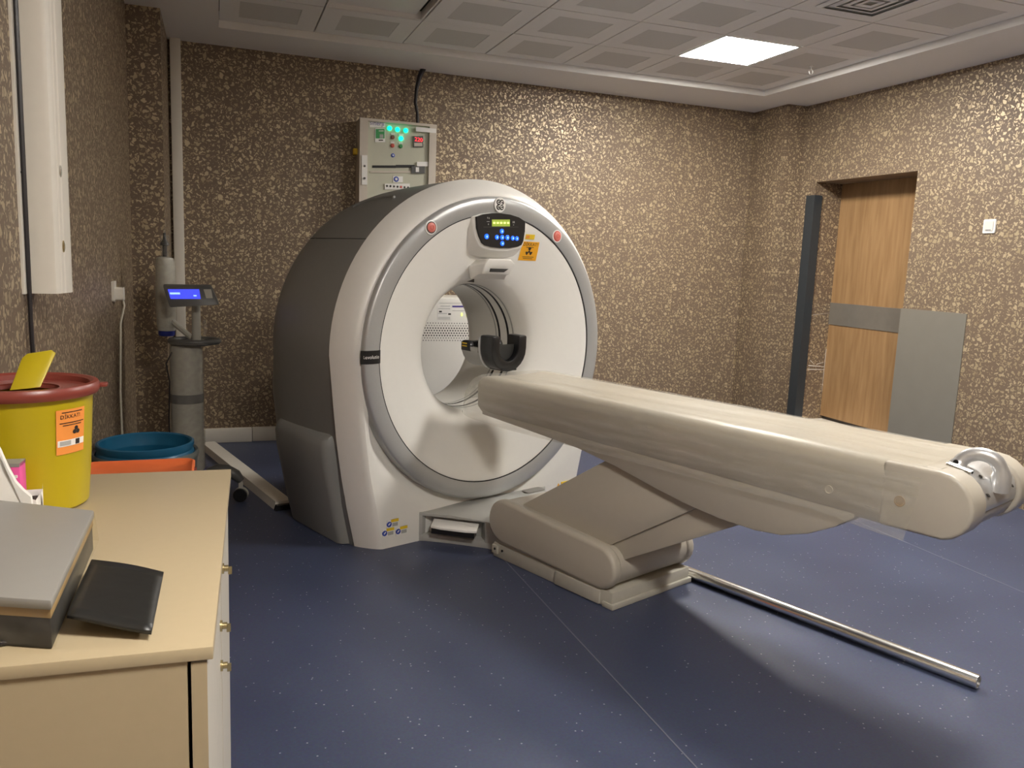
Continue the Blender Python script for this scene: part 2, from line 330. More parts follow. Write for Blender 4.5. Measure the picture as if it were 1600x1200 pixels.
# ceiling: dropped border, black void above, metal tiles with a perforated field
CX0, CX1, CY1 = 0.03, 4.21, 5.87; NI, NJ = 7, 10; PX_ = (CX1-CX0)/NI; PYY = 0.605; CY0 = CY1-NJ*PYY
ce = struct(MB().box(XL-.1, CX0, YF-.1, 6.8, ZS, 3.05).box(CX1, XR+.1, YF-.1, 6.8, ZS, 3.05).box(CX0, CX1, CY1, 6.8, ZS, 3.05).box(CX0, CX1, YF-.1, CY0, ZS, 3.05).build('ceiling', 'paint', bevel=0.0))
MB().box(CX0, CX1, CY0, CY1, 2.93, 3.05).build('void_cover', 'void', ce)
a_ = 0.005
def tile_mesh():
    X, Y = PX_-2*a_, PYY-2*a_; f0 = 0.115; z = 0.0; h = 0.0025
    xs = [0, f0, X-f0, X]; ys = [0, f0, Y-f0, Y]
    v = [(x, y, z) for y in ys for x in xs]; f = []; ix = []
    for j in range(3):
        for i in range(3):
            if i == 1 and j == 1: continue
            f.append((j*4+i, j*4+i+1, j*4+i+5, j*4+i+4)); ix.append(0)
    k = len(v); v += [(xs[1], ys[1], h), (xs[2], ys[1], h), (xs[2], ys[2], h), (xs[1], ys[2], h)]
    f.append((k, k+1, k+2, k+3)); ix.append(1)
    inn = [5, 6, 10, 9]
    for i in range(4): f.append((inn[i], inn[(i+1) % 4], k+(i+1) % 4, k+i)); ix.append(0)
    k = len(v); v += [(0, 0, .02), (X, 0, .02), (X, Y, .02), (0, Y, .02)]; o4 = [0, 3, 15, 12]
    for i in range(4): f.append((o4[i], o4[(i+1) % 4], k+(i+1) % 4, k+i)); ix.append(0)
    f.append((k, k+1, k+2, k+3)); ix.append(0)
    return v, f, ix
v_, f_, ix_ = tile_mesh()
proto = None
LIT = [(5, 1), (5, 5), (1, 9)]; UNLIT = [(1, 1), (1, 5)]; VENT = [(5, 3)]
for j in range(NJ):
    for i in range(NI):
        if (i, j) in LIT+UNLIT: continue
        x, y = CX0+i*PX_+a_, CY1-(j+1)*PYY+a_
        if proto is None:
            proto = mk('ceiling_tile', v_, f_, None, ce, mats=['tile', 'perf'], idx=ix_); t = proto
        else: t = proto.copy(); COL.objects.link(t)
        t.location = (x, y, ZC+random.choice((0, 0, 0, .002)))
for (i, j) in LIT:
    x, y = CX0+i*PX_+.012, CY1-(j+1)*PYY+.012; X, Y = PX_-.024, PYY-.024
    lab = 'lit square LED panel in the tiled ceiling near the far corner' if j == 1 else 'lit square LED panel over the patient table end' if j == 5 else 'lit square LED panel in the ceiling before the desk'
    sfx = {1: '', 5: '_table_offscreen', 9: '_desk_offscreen'}[j]
    t = thing('ceiling_light'+sfx, lab, 'ceiling light', (x, y, ZC))
    MB().box(0, X, 0, .012, -.002, .03).box(0, X, Y-.012, Y, -.002, .03).box(0, .012, .012, Y-.012, -.002, .03).box(X-.012, X, .012, Y-.012, -.002, .03).build('frame', 'tile', t)
    MB().box(.012, X-.012, .012, Y-.012, .0, .02).build('diffuser'+sfx, 'lamp', t)
for (i, j) in UNLIT:
    x, y = CX0+i*PX_+.006, CY1-(j+1)*PYY+.006; X, Y = PX_-.012, PYY-.012
    lab = 'unlit plain white panel recessed in the ceiling near the electrical panel' if j == 1 else 'unlit plain white panel in the ceiling above the desk'
    t = thing('unlit_ceiling_panel', lab, 'ceiling light', (x, y, ZC))
    MB().box(0, X, 0, .01, 0, .05).box(0, X, Y-.01, Y, 0, .05).box(0, .01, .01, Y-.01, 0, .05).box(X-.01, X, .01, Y-.01, 0, .05).build('frame', 'tile', t)
    MB().box(.01, X-.04, .01, Y-.01, .028, .045).build('diffuser', 'unlit', t)
# air diffuser
cx, cy = CX0+5.5*PX_, CY1-3.5*PYY
t = thing('ceiling_vent', 'square louvred air diffuser set in a ceiling tile', 'air vent', (cx, cy, ZC))
for k, r in enumerate((.20, .15, .10, .055)):
    w = .022
    MB().loft([[(s*a, q*a, h) for s, q in ((-1, -1), (1, -1), (1, 1), (-1, 1))] for a, h in ((r, -.004-.004*k), (r-w, -.016), (r-w-.004, -.013), (r-.004, -.001-.004*k))], (False, False)).build('louvre', 'tile', t)
MB().box(-.19, .19, -.19, .19, -.0035, -.0005).build('throat', 'skirt', t)
# sprinkler-like hook
p = on_z(1268, 103, ZC)
t = thing('ceiling_hook', 'small pale hook hanging from a ceiling tile beside the lit panel', 'hook', (p.x, p.y, ZC))
MB().lathe([(.016, 0), (.014, -.006), (.004, -.008)], 16, caps=(True, True)).build('rose', 'tile', t, 40)
MB().tube([(0, 0, -.006)]+[(.016*math.sin(a), 0, -.03+.016*math.cos(a)-.01) for a in [x*.35 for x in range(0, 15)]], .003, 6).build('hook', 'unlit', t, 40)

# doorway: leaf, header, sill, band
LX = 5.045
d1 = struct(MB().box(LX, LX+.045, DY0-.1, DY1, .175, 2.08).build('door_1', 'door'))
MB().box(LX-.006, LX, DY0-.1, DY1, .985, 1.175).build('push_band', 'band', d1)
MB().box(LX, LX+.05, DY0-.1, DY1, 2.08, DZ).build('door_header', 'door', d1)
MB().box(LX+.03, LX+.05, DY0-.1, DY1, .145, .175).build('bottom_seal', 'door', d1)
struct(MB().box(XR+.01, LX+.08, DY0, DY1, 0, .145).build('trim_1', 'trim'))
MB().box(XR+.3, XR+.34, DY0-.5, DY1+.3, 0, 2.6).build('outer_lining', 'dframe', wr)
st = struct(MB().box(XR-.006, XR, 4.192, DY0+.012, 0, 1.192).build('trim_2', 'steel'))
# corner guard on the far jamb
g = struct(MB().prism([(XR-.012, DY1-.012), (XR-.012, DY1+.095), (XR-.0, DY1+.095), (XR, DY1), (XR+.07, DY1), (XR+.07, DY1-.012)], lambda p, q, t: (p, q, t), 0, 2.075).build('trim_3', 'post'))
# light switch
t = thing('light_switch', 'square white light switch on the patterned right wall', 'switch', (XR, 4.10, 1.772))
MB().prism(rrect(-.045, .045, -.045, .045, .008), lambda p, q, s: (-s, p, q), 0, .009).build('plate', 'unlit', t, 40)
MB().prism(rrect(-.032, .032, -.03, .032, .004), lambda p, q, s: (-s, p, q), .009, .014).build('rocker', 'cab', t, 40)
MB().box(-.0148, -.0138, -.02, .02, -.026, -.022).build('label_strip', 'seam', t)

# cable trunking along the back wall foot, floor duct to the scanner
for k, (x0, x1) in enumerate(((-.29, .232), (.236, .95))):
    yy = yb(x0)
    box('baseboard_back', (x0, x1, yb(x0)-.03, yb(x0)+.02, 0, .105), 'trim', bevel=.004)
for o in bpy.data.objects:
    if o.name.startswith('baseboard_back'): struct(o)
a = Vector((-.075, 6.18, 0)); b_ = Vector((.335, 4.60, 0)); d = b_-a; L_ = d.length; ang = math.atan2(d.y, d.x)
t = thing('floor_cable_duct', 'white cable duct crossing the floor from the wall to the scanner', 'cable duct', a, ang)
MB().prism([(-.055, 0), (.055, 0), (.045, .045), (-.045, .045)], lambda p, q, s: (s, p, q), 0, L_).build('cover', 'trim', t)
MB().prism([(-.057, 0), (.057, 0), (.047, .03), (-.047, .03)], lambda p, q, s: (s, p, q), L_, L_+.03).build('end_cap', 'black', t)
# corner conduit
t = struct(MB().box(-.283, -.216, 6.29, 6.36, .1, ZS).build('trim_4', 'trim', bevel=.004))
# wide trunking on the left wall
tk = thing('wall_trunking', 'tall cream cable trunking hanging down the left wall', 'cable trunking', (XL, 2.56, 1.285))
TZ = ZS-1.285
prof = [(0, 0), (.062, 0), (.072, .004), (.078, .014), (.081, .028), (.079, .032), (.083, .036), (.086, .05), (.083, .055), (.088, .060), (.094, .085), (.095, .12), (.0, .12)]
MB().prism(prof, lambda p, q, s: (p, q, s), 0, TZ).build('cover', 'trim', tk, 30)
MB().box(0, .006, -.055, 0, -.0, TZ).build('back_strip', 'trim', tk)
for z, m in ((.335, 'chrome'), (.13, 'brass')):
    MB().lathe([(.007, 0), (.011, .002), (.011, .005), (.004, .007)], 14, lambda c, d, h: (.0835+h, .05+c*.6, z+d*1.5), (True, True)).build('cover_clip', m, tk, 40)
MB().lathe([(.003, 0), (.003, .004)], 10, lambda c, d, h: (.006+h, -.03+c, .32+d), (True, True)).build('screw', 'black', tk)
cb = MB().tube([(XL+.012, 2.535, ZS), (XL+.013, 2.53, 2.2), (XL+.012, 2.535, 1.6), (XL+.011, 2.54, 1.2), (XL+.013, 2.55, .96), (XL+.012, 2.54, .4), (XL+.012, 2.54, .05)], .006, 8).build('black_cable', 'cable', None, 40)
tag(cb, 'thin black cable running down the left wall beside the trunking', 'cable')
# socket with white lead
p = on_x(176, 455, XL)
t = thing('wall_socket', 'white wall socket with plugged lead on the left wall', 'socket', (XL, p.y, p.z))
MB().prism(rrect(-.05, .05, -.05, .05, .01), lambda a, b, s: (s, a, b), 0, .012).build('plate', 'trim', t, 40)
MB().prism(rrect(-.02, .045, -.045, .02, .012), lambda a, b, s: (s, a, b), .012, .05).build('plug', 'trim', t, 40)
MB().tube([(.04, .01, -.02), (.05, .01, -.07), (.03, .015, -.16), (.02, .01, -.5), (.025, -.02, -.8), (.02, -.05, .02-p.z)], .005, 8).build('lead', 'wcable', t, 40)

# ================================================================== CT SCANNER
gt = thing('ct_scanner', 'large white and grey ring-shaped CT scanner gantry', 'CT scanner', GO, TH)
ZL = [0, .2, .375, .545, .71, .955]
def outline(v, Rs, Rt, side, nb=8):
    """closed loop: up the right side, over the arch, down the left, along the floor"""
    pts = []; zs = [Z0*i/14 for i in range(15)]
    for z in zs[:-1]: pts.append((side(z), z))
    for i in range(57): a = pi*i/56; pts.append((Rs*math.cos(a), Z0+Rt*math.sin(a)))
    for z in zs[-2::-1]: pts.append((-side(z), z))
    b0 = side(0)
    for i in range(1, nb): pts.append((-b0+2*b0*i/nb, 0.0))
    return [(u, v, z) for u, z in pts]
sd_crease = lambda z: lerp([0, .21, .37, .58, .83, .955], [.651, .689, .726, .757, .778, .797], z)
sd_seam = lambda z: lerp(ZL, [.742, .787, .821, .846, .864, .888], z)
def sd_rear(k, R): return lambda z: lerp(ZL, [.745*k, .79*k, .815*k, .835*k, .855*k, R], z)
def mixl(a, b, t, v): return [(p[0]+(q[0]-p[0])*t, v, p[2]+(q[2]-p[2])*t) for p, q in zip(a, b)]
oc = outline(-.018, .797, .797, sd_crease); os_ = outline(-.135, .888, .880, sd_seam)
g_ = lambda ring: [G(*p) for p in ring]
rings = [mixl(oc, os_, t, -.018-.117*w) for t, w in ((0, 0), (.10, .03), (.28, .14), (.52, .36), (.76, .64), (.92, .86), (1, 1))]
def to_r(ring, r, v, shrink=.004):
    out = []
    for u, _, z in ring:
        d = math.hypot(u, z-Z0); rr = min(r, d-shrink); out.append((u/d*rr, v, Z0+(z-Z0)/d*rr))
    return out
fc = MB().loft([g_(r) for r in rings], (False, False))
fc.loft([g_(oc), g_(to_r(oc, .9, -.019, .02)), g_(to_r(oc, .86, -.026, .028)), g_(to_r(oc, .82, -.045, .03)), g_(to_r(oc, .79, -.055, .032)), g_(to_r(oc, .74, -.055))], (False, False))
fc.build('front_cover', 'gwhite', gt, 28)
RV = [(-.133, .883, .874, 1.0), (-.15, .886, .876, 1.0), (-.3, .90, .872, 1.02), (-.5, .907, .862, 1.03), (-.64, .905, .85, 1.03), (-.74, .882, .836, 1.02), (-.81, .84, .812, 1.0), (-.86, .78, .77, .95), (-.88, .70, .70, .88)]
rr_ = [outline(v, a, b, sd_rear(k, a)) for v, a, b, k in RV]
rc = MB().loft([g_(r) for r in rr_]+[g_(to_r(rr_[-1], .62, -.88)), g_(to_r(rr_[-1], .44, -.745))], (False, False))
rc.build('rear_cover', 'gdark', gt, 32)
# dark joint between the two covers
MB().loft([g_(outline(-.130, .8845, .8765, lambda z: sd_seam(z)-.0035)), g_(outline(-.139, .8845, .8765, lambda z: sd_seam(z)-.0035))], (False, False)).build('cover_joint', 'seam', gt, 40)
# bulging lower side covers
for s in (-1, 1):
    zz = [.004, .15, .28, .42, .50, .535, .555, .565]; uo = [.795, .83, .856, .886, .893, .886, .868, .84]
    rings = []
    for v, ins in ((-.165, .09), (-.172, .045), (-.185, .015), (-.21, 0), (-.45, -.004), (-.66, -.002), (-.71, .008), (-.735, .03), (-.745, .06)):
        top = -.25*max(0, ins-.01)
        rings.append([G(s*(u-ins), v, z+top*(z > .3)) for z, u in zip(zz, uo)]+[G(s*.70, v, z+top*(z > .3)) for z in (zz[-1], zz[0])])
    MB().loft(rings).build('lower_side_cover', 'gdark', gt, 38)
# panel seam line and lifting recess on the rear cover
def rear_pt(v, z):
    R = lerp([-r[0] for r in RV], [r[1] for r in RV], -v); T = lerp([-r[0] for r in RV], [r[2] for r in RV], -v)
    s = (z-Z0)/T; return (-R*math.sqrt(max(0, 1-s*s)), v, z)
MB().tube([G(*rear_pt(-.14-.6*i/16, 1.50)) for i in range(17)], .0022, 6).build('panel_seam', 'seam', gt)
lr = MB(); cen = []
for i in range(13):
    a = pi*i/12; v = -.45+.16*math.cos(a)
    cen.append(rear_pt(v, 1.69+.025*math.sin(a)+.02*math.cos(a)))
lr.tube([G(u-.002, v, z+.002) for u, v, z in cen], .007, 8).build('lifting_recess', 'gdark', gt, 40)
# silver ring
lv = lambda c, d, h: G(c, h, Z0+d)
MB().lathe([(.700, -.02), (.700, -.004), (.703, .003), (.72, .009), (.75, .012), (.775, .010), (.786, .004), (.790, -.006), (.790, -.056)], 128, lv).build('silver_ring', 'silver', gt, 40)
CONE = [(.6985, -.012), (.6965, -.003), (.69, -.003), (.66, -.012), (.60, -.028), (.54, -.047), (.48, -.070), (.43, -.093), (.39, -.117), (.365, -.142), (.349, -.175), (.341, -.215)]
def cone_v(r): return lerp([c[0] for c in CONE[::-1]], [c[1] for c in CONE[::-1]], r)
MB().lathe(CONE, 128, lv).build('front_cone', 'gcone', gt, 50)
MB().lathe([(.7, -.014), (.702, .001), (.6975, .001), (.6975, -.014)], 128, lv).build('ring_joint', 'seam', gt)
MB().lathe([(.341, -.215), (.338, -.24), (.338, -.60), (.345, -.64), (.362, -.675), (.388, -.70), (.43, -.74)], 96, lv).build('bore_liner', 'gcone', gt, 40)
for v0, v1, m in ((-.387, -.378, 'skirt'), (-.360, -.345, 'black'), (-.284, -.268, 'black'), (-.236, -.226, 'skirt')):
    MB().lathe([(.3385, v0), (.3365, v0), (.3365, v1), (.3385, v1)], 96, lv).build('scan_window_ring', m, gt)
# name plate on the ring
w0, w1, zb, zt = -.798, -.692, .925, .988
def ring_v(r): return lerp([.70, .703, .72, .75, .775, .786, .79], [-.004, .003, .009, .012, .010, .004, -.006], r)
nb = MB(); n = 8
row = lambda z, o: [G(u, ring_v(math.hypot(u, z-Z0))+o, z) for u in [w0+(w1-w0)*i/n for i in range(n+1)]]
nb.loft([row(z, .0016) for z in (zb, .945, .967, zt)], (False, False), closed=False)
pl = nb.build('name_plate', 'black', gt, 40)
text('lettering', 'Revolution', .0235, 'unlit', pl, lambda x, y: G(-.745+x, ring_v(math.hypot(-.745+x, y))+.0032, .957+y))
# start / stop buttons on the ring
for u in (-.431, .409):
    z = 1.567; rv = ring_v(math.hypot(u, z-Z0))
    fn = lambda c, d, h: G(u+c, rv+h, z+d)
    b_ = MB().lathe([(.034, -.004), (.034, .002), (.0285, .003), (.0285, -.002)], 28, fn).build('button_bezel', 'unlit', gt, 40)
    MB().lathe([(.0285, -.003), (.0285, .0035), (.023, .004)], 28, fn).build('button_ring', 'redbtn' if u > 0 else 'dframe', b_, 40)
    MB().lathe([(.0235, .001), (.0235, .006), (.018, .009), (.002, .010)], 28, fn, (False, True)).build('red_cap', 'sred', b_, 40)
    MB().lathe([(.011, .0105), (.009, .0108), (.009, .0095), (.011, .0095)], 20, fn).build('cap_mark', 'redbtn', b_)
# round monogram badge
bu, bz = -.009, 1.7035; bv = ring_v(math.hypot(bu, bz-Z0))+.002
pr = lambda o: (lambda p, q, s: G(bu+p, bv+s+o, bz+q))
bd = MB().prism(circ(0, 0, .037, 32), pr(0), -.004, .003).build('badge', 'unlit', gt, 40)
q = MB()
for sx in (-1, 1):
    for sz in (-1, 1): q.prism(circ(sx*.0105, sz*.0125, .0135, 18), pr(0), .003, .004+.0002*(sx+2*sz+3))
q.prism(circ(0, 0, .014, 18), pr(0), .003, .0046).build('badge_field', 'ink', bd)
q = MB()
for sx in (-1, 1):
    for sz in (-1, 1):
        q.tube([Vector(G(bu+sx*.0105+.0065*math.cos(a), bv+.0058, bz+sz*.012+.0065*math.sin(a))) for a in [sx*sz*(0.4+x*.55) for x in range(10)]], .0021, 6)
q.tube([Vector(G(bu-.010+i*.002, bv+.0058, bz-.006+.0011*i)) for i in range(11)], .002, 6)
q.tube([Vector(G(bu-.004, bv+.0058, bz-.010)), Vector(G(bu+.004, bv+.0058, bz+.010))], .002, 6)
q.build('badge_monogram', 'unlit', bd)
# control panel with its white housing
CP = [(-.164, 1.634), (-.12, 1.650), (-.06, 1.659), (0, 1.662), (.06, 1.660), (.12, 1.650), (.166, 1.631), (.166, 1.58), (.158, 1.53), (.145, 1.508), (.12, 1.498), (.06, 1.489), (0, 1.486), (-.06, 1.489), (-.1, 1.496), (-.122, 1.508), (-.142, 1.54), (-.158, 1.58)]
cc = (0.0, 1.575)
def sc2(poly, k, dz=0): return [(cc[0]+(p-cc[0])*k, cc[1]+(q-cc[1])*k+dz) for p, q in poly]
MB().loft([[G(p, v, min(q, 1.665)) for p, q in sc2(CP, k, dz)] for k, dz, v in ((1.30, -.025, -.055), (1.2, -.016, -.035), (1.10, -.008, .002), (1.05, -.004, .010), (1.0, 0, .012))], (False, True)).build('panel_housing', 'gcone', gt, 60)
cp = MB().loft([[G(p, v, q) for p, q in sc2(CP, k)] for k, v in ((.995, .008), (1.0, .014), (1.0, .019), (.985, .022))]).build('control_panel', 'black', gt, 40)
pv = .0225
def zp(x, y): return l_v(640+x/5.3333, 290+y/5.3333, pv)      # close-up pixel -> panel place
def quad(m, name, parent, x0, y0, x1, y1, h=.002):
    a = zp(x0, y0); b = zp(x1, y0); c = zp(x1, y1); d = zp(x0, y1)
    return MB().prism([a, b, c, d], lambda p, q, s: G(p, pv+s, q), -.001, h).build(name, m, parent)
ds = quad('lcd', 'display', cp, 686, 283, 834, 340)
for k in range(5): quad('lcdtext', 'display_symbol', ds, 694+k*29, 303, 712+k*29, 318, .003)
for (x, y, w, h) in ((650, 268, 5, 14), (663, 272, 5, 14), (655, 300, 24, 5), (657, 322, 6, 12), (862, 305, 5, 16), (872, 305, 5, 16), (866, 328, 8, 6)):
    quad('skirt', 'panel_mark', cp, x-w/2, y-h/2, x+w/2, y+h/2, .0006)
quad('injdark', 'divider', cp, 615, 344, 905, 347, .0006)
for (x, y, r) in ((641, 424, .0165), (768, 381, .0155), (727, 430, .015), (771, 432, .0155), (814, 433, .016), (859, 438, .0145), (893, 441, .0145), (772, 482, .0155)):
    u, z = zp(x, y)
    r *= .78
    k = MB().lathe([(r, -.002), (r, .003), (r*.86, .0045)], 20, lambda c, d, h: G(u+c, pv+h, z+d), (False, True)).build('lit_key', 'bluekey', cp, 40)
    MB().prism([(u+p*r, z+q*r) for p, q in ((-.45, -.1), (0, .45), (.45, -.1), (.2, -.1), (.2, -.5), (-.2, -.5), (-.2, -.1))], lambda p, q, s: G(p, pv+s, q), .0045, .0052).build('key_mark', 'bluekeyink', k)
# warning sticker and small yellow tag, lying on the cone
def on_cone(cu, cz): return lambda x, y: G(cu+x, cone_v(math.hypot(cu+x, cz+y-Z0))+.003, cz+y)
def sheet(fn, x0, x1, y0, y1, n=4): return MB().loft([[fn(x0+(x1-x0)*i/n, y0+(y1-y0)*j/n) for i in range(n+1)] for j in range(n+1)], (False, False), closed=False)
cu, cz = l_v(825, 392.5, -.04); f0 = on_cone(cu, cz)
up = lambda dv: (lambda x, y: (lambda p: (p[0], p[1]-dv, p[2]))(f0(x, y)))
s = sheet(f0, -.056, .056, -.050, .050).build('warning_sticker', 'sign', gt, 60)
text('lettering', 'DİKKAT!', .024, 'ink', s, lambda x, y: up(.0012)(x, y+.035))
for a in (90, 210, 330):
    pts = [(.022*math.cos(math.radians(a+d))*f, .022*math.sin(math.radians(a+d))*f-.003) for f, ds_ in ((.35, (-30, 30)), (1, (30, 15, 0, -15, -30))) for d in ds_]
    MB().add([up(.0012)(x, y) for x, y in pts], [tuple(range(len(pts)))]).build('trefoil_blade', 'ink', s)
MB().add([up(.0013)(x, y-.003) for x, y in circ(0, 0, .006, 12)], [tuple(range(12))]).build('trefoil_hub', 'ink', s)
for y0, w in ((.020, .024), (-.031, .036), (-.039, .030)): sheet(up(.0012), -w, w, y0-.0014, y0+.0014, 3).build('print_line', 'ink', s)
cu, cz = l_v(827, 370, -.02); f1 = on_cone(cu, cz)
MB().add([f1(x, y) for x, y in ((-.03, -.014), (.03, -.014), (.03, .012), (-.03, .012))], [(0, 1, 2, 3)]).build('small_tag', 'yellowprint', gt)
MB().add([(lambda p: (p[0], p[1]-.001, p[2]))(f1(x, y)) for x, y in ((-.026, -.009), (-.004, -.009), (-.004, .006), (-.026, .006))], [(0, 1, 2, 3)]).build('tag_print', 'olabel', gt)
# laser housing over the bore
LH = [(-.098, 1.405), (-.070, 1.432), (.08, 1.432), (.108, 1.408), (.104, 1.352), (-.082, 1.352)]
lh = MB().loft([[G(p*k, v-(.030 if q < 1.38 else 0)*w, 1.40+(q-1.40)*k2+dz) for p, q in LH] for k, k2, dz, v, w in ((1.25, 1.2, -.02, -.09, 0), (1.05, 1.0, -.004, -.02, 1), (1.0, 1.0, 0, .014, 1.2), (.94, .9, .001, .020, 1.2))]).build('laser_housing', 'gcone', gt, bevel=.004)
MB().prism([(-.055, 1.382), (.062, 1.382), (.052, 1.364), (-.040, 1.364)], lambda p, q, s: G(p, -.008+s+(q-1.364)*1.35, q), -.004, .004).build('laser_slit', 'black', lh)
MB().prism([(-.10, -.155), (-.02, -.125), (-.0, -.150), (-.03, -.175)], lambda p, q, s: G(p-.02, q-.01, 1.318-s-.25*(q+.155)), -.02, .006).build('laser_window', 'injdark', gt)
# caution stickers low on the front
for (px, py) in ((611, 818), (604, 832), (625, 829)):
    u, z = l_v(px, py, -.017)
    fq = lambda x0, x1, y0, y1, h: MB().box(u+x0, u+x1, .017-h, .019, z+y0, z+y1)
    s = fq(-.024, .042, -.020, .020, .0025).build('caution_sticker', 'unlit', gt)
    fq(-.002, .042, .006, .020, .0035).build('sticker_header', 'yellowprint', s)
    MB().prism(circ(u-.012, z-.002, .014, 18), lambda p, q, h: (p, .017-h, q), 0, .0035).build('sticker_icon', 'blue', s)
    MB().prism([(u-.016, z-.008), (u-.005, z+.002), (u-.008, z+.006), (u-.018, z-.002)], lambda p, q, h: (p, .017-h, q), 0, .0042).build('sticker_hand', 'unlit', s)
    fq(.006, .038, -.016, .002, .003).build('sticker_print', 'skirt', s)
u, z = l_v(888, 756, -.017)
s = MB().box(u-.06, u+.10, .0135, .019, z-.02, z+.02).build('caution_sticker', 'yellowprint', gt)
MB().prism([(u-.10, z-.018), (u-.064, z-.018), (u-.082, z+.016)], lambda p, q, h: (p, .0145-h, q), -.004, 0).build('warning_triangle', 'sign', s)
MB().box(u-.04, u+.03, .0125, .014, z-.008, z+.008).build('sticker_print', 'ink', s)
# grey foot skirt with pedal recess
full = [(-.485, -.10), (-.47, -.045), (-.415, .0), (-.335, .10), (-.225, .265), (-.205, .324), (.205, .324), (.225, .265), (.335, .10), (.415, .0), (.47, -.045), (.485, -.10)]
mid = [(-.485, -.10), (-.47, -.045), (-.425, -.008), (-.37, -.03), (-.20, .19), (-.232, .258), (-.205, .324)]+full[6:]
top_z = lambda u, v: .150-.06*max(0, v-.05)+.03*max(0, .25-abs(u))
sk = MB().prism(full, lambda p, q, s: G(p*1.0, q, s), 0.0, .035)
sk.prism(mid, lambda p, q, s: G(p, q, s), .03, .138)
sk.prism(full, lambda p, q, s: G(p, q, .132 if s == 0 else top_z(p, q)), 0, 1)
sk.build('base_skirt', 'skirt', gt, bevel=.008)
dirv = Vector((.19, .275)).normalized(); nrm = Vector((-dirv.y, dirv.x)); c0 = Vector((-.312, .135))
def ped(a, b, z): p = c0+dirv*a+nrm*b; return G(p.x, p.y, z)
pd = MB().prism([(-.125, .0), (-.13, -.06), (.11, -.06), (.115, .0), (.06, .012), (-.07, .012)], lambda p, q, s: ped(p, q+.046, s+(.02 if q < -.03 else 0)), .086, .098).build('foot_pedal', 'unlit', gt, bevel=.003)
MB().prism([(-.12, .004), (-.12, -.05), (.10, -.05), (.105, .004)], lambda p, q, s: ped(p, q+.046, s), .060, .087).build('pedal_pad', 'black', pd)
MB().prism(rrect(-.05, .09, -.03, .03, .02), lambda p, q, s: G(.30+p, .01+q, s+.144), 0, .012).build('pedal_cover', 'device', gt, 40)

# ================================================================== PATIENT TABLE
tt = thing('patient_table', 'cream cantilevered CT patient table with slanted lift arm', 'CT table', GO, TH)
vz = lambda u0, u1: (lambda p, q, s: G(u0+(u1-u0)*s, p, q))
MB().box(-.262, .262, -1.135, -.36, 0, .072).build('plinth', 'plinth', tt, bevel=.006)
for y0, y1, z0, z1 in ((-1.07, -.80, .004, .066), (-.40, -.36, .02, .062)): MB().box(-.272, -.255, y0, y1, z0, z1).build('plinth_side_plate', 'plinth', tt, bevel=.003)
MB().box(-.27, .27, -1.147, -1.085, 0, .024).build('plinth_lip', 'plinth', tt, bevel=.004)
MB().box(-.255, .255, -1.06, -.37, .070, .086).build('plinth_gap', 'plinth', tt)
for v in (.385, .43):
    MB().lathe([(.006, 0), (.006, .004)], 10, lambda c, d, h: G(-.262-h-.008*(v < .4)-.001, v+c, .045+d), (True, True)).build('plinth_screw', 'black', tt)
def stad(dv=0.0, dz=0.0):
    P = []
    for cv, cz, r, a0, a1 in ((.435, .190, .108, 95, 265), (1.055, .163, .095, -90, 85)):
        P += [(cv+(r-dz)*math.cos(math.radians(a0+(a1-a0)*i/12))*1.0, cz+(r-dz)*math.sin(math.radians(a0+(a1-a0)*i/12))) for i in range(13)]
    return P
MB().prism(stad(), vz(-.275, -.222), 0, 1).build('base_cheek', 'cream', tt, bevel=.018, seg=3)
MB().prism(stad(), vz(.222, .275), 0, 1).build('base_cheek', 'cream', tt, bevel=.018, seg=3)
MB().prism(stad(dz=.008), vz(-.224, .224), 0, 1).build('base_cover', 'cream', tt, 40)
MB().prism([(.46, .22), (.50, .285), (1.06, .64), (1.52, .62), (1.52, .545), (.985, .20)], vz(-.208, .208), 0, 1).build('lift_arm', 'cream', tt, bevel=.004)
MB().prism([(.98, .20), (1.50, .55), (1.72, .56), (1.66, .500), (1.10, .185)], vz(-.196, .196), 0, 1).build('lift_arm_inner', 'cream', tt, bevel=.003)
bel = [(.20, .672), (.5, .655), (.86, .632), (1.08, .600), (1.3, .556), (1.45, .530), (1.6, .514), (1.75, .511), (1.85, .522), (1.95, .556), (2.04, .605), (2.10, .65), (2.10, .72), (.20, .72)]
MB().prism(bel, vz(-.232, .232), 0, 1).build('under_carriage', 'cream', tt, bevel=.006)
# cradle: rounded shell, slightly dished top
def sect(w, z0, z1, r, dish=.006):
    pts = []
    for i in range(7): a = math.radians(-0+90*i/6); pts.append((w-r+r*math.cos(a), z1-r+r*math.sin(a)))
    for i in range(1, 8): t = i/8; pts.append(((w-r)*(1-2*t), z1-dish*math.sin(pi*t)))
    for i in range(7): a = math.radians(90+90*i/6); pts.append((-w+r+r*math.cos(a), z1-r+r*math.sin(a)))
    pts += [(-w+.004, z0+.02), (-w+.02, z0), (w-.02, z0), (w-.004, z0+.02)]
    return pts
cr = [[G(u, v, z) for u, z in sect(w, z0, z1, r)] for v, w, z0, z1, r in ((.150, .212, .70, .840, .04), (.158, .228, .690, .851, .045), (.18, .236, .683, .857, .048), (.25, .240, .675, .859, .05), (2.335, .2450, .655, .863, .05))]
MB().loft(cr).build('cradle', 'cradle', tt, 45)
for px, py, r, m in ((1406, 783, .017, 'deviceside'), (1295, 765, .014, 'cream')):
    d = ray(px, py); t_ = (-.243+U0)/d.dot(NV); w = d*t_; v, z = w.dot(AV)-V0, w.z+H
    MB().lathe([(r, -.004), (r, .0012), (r*.8, .0012), (r*.75, .0)], 20, lambda c, e, h: G((-.2452 if px > 1350 else -.2444)-h, v+c, z+e), (False, True)).build('cradle_plug', m, tt, 40)
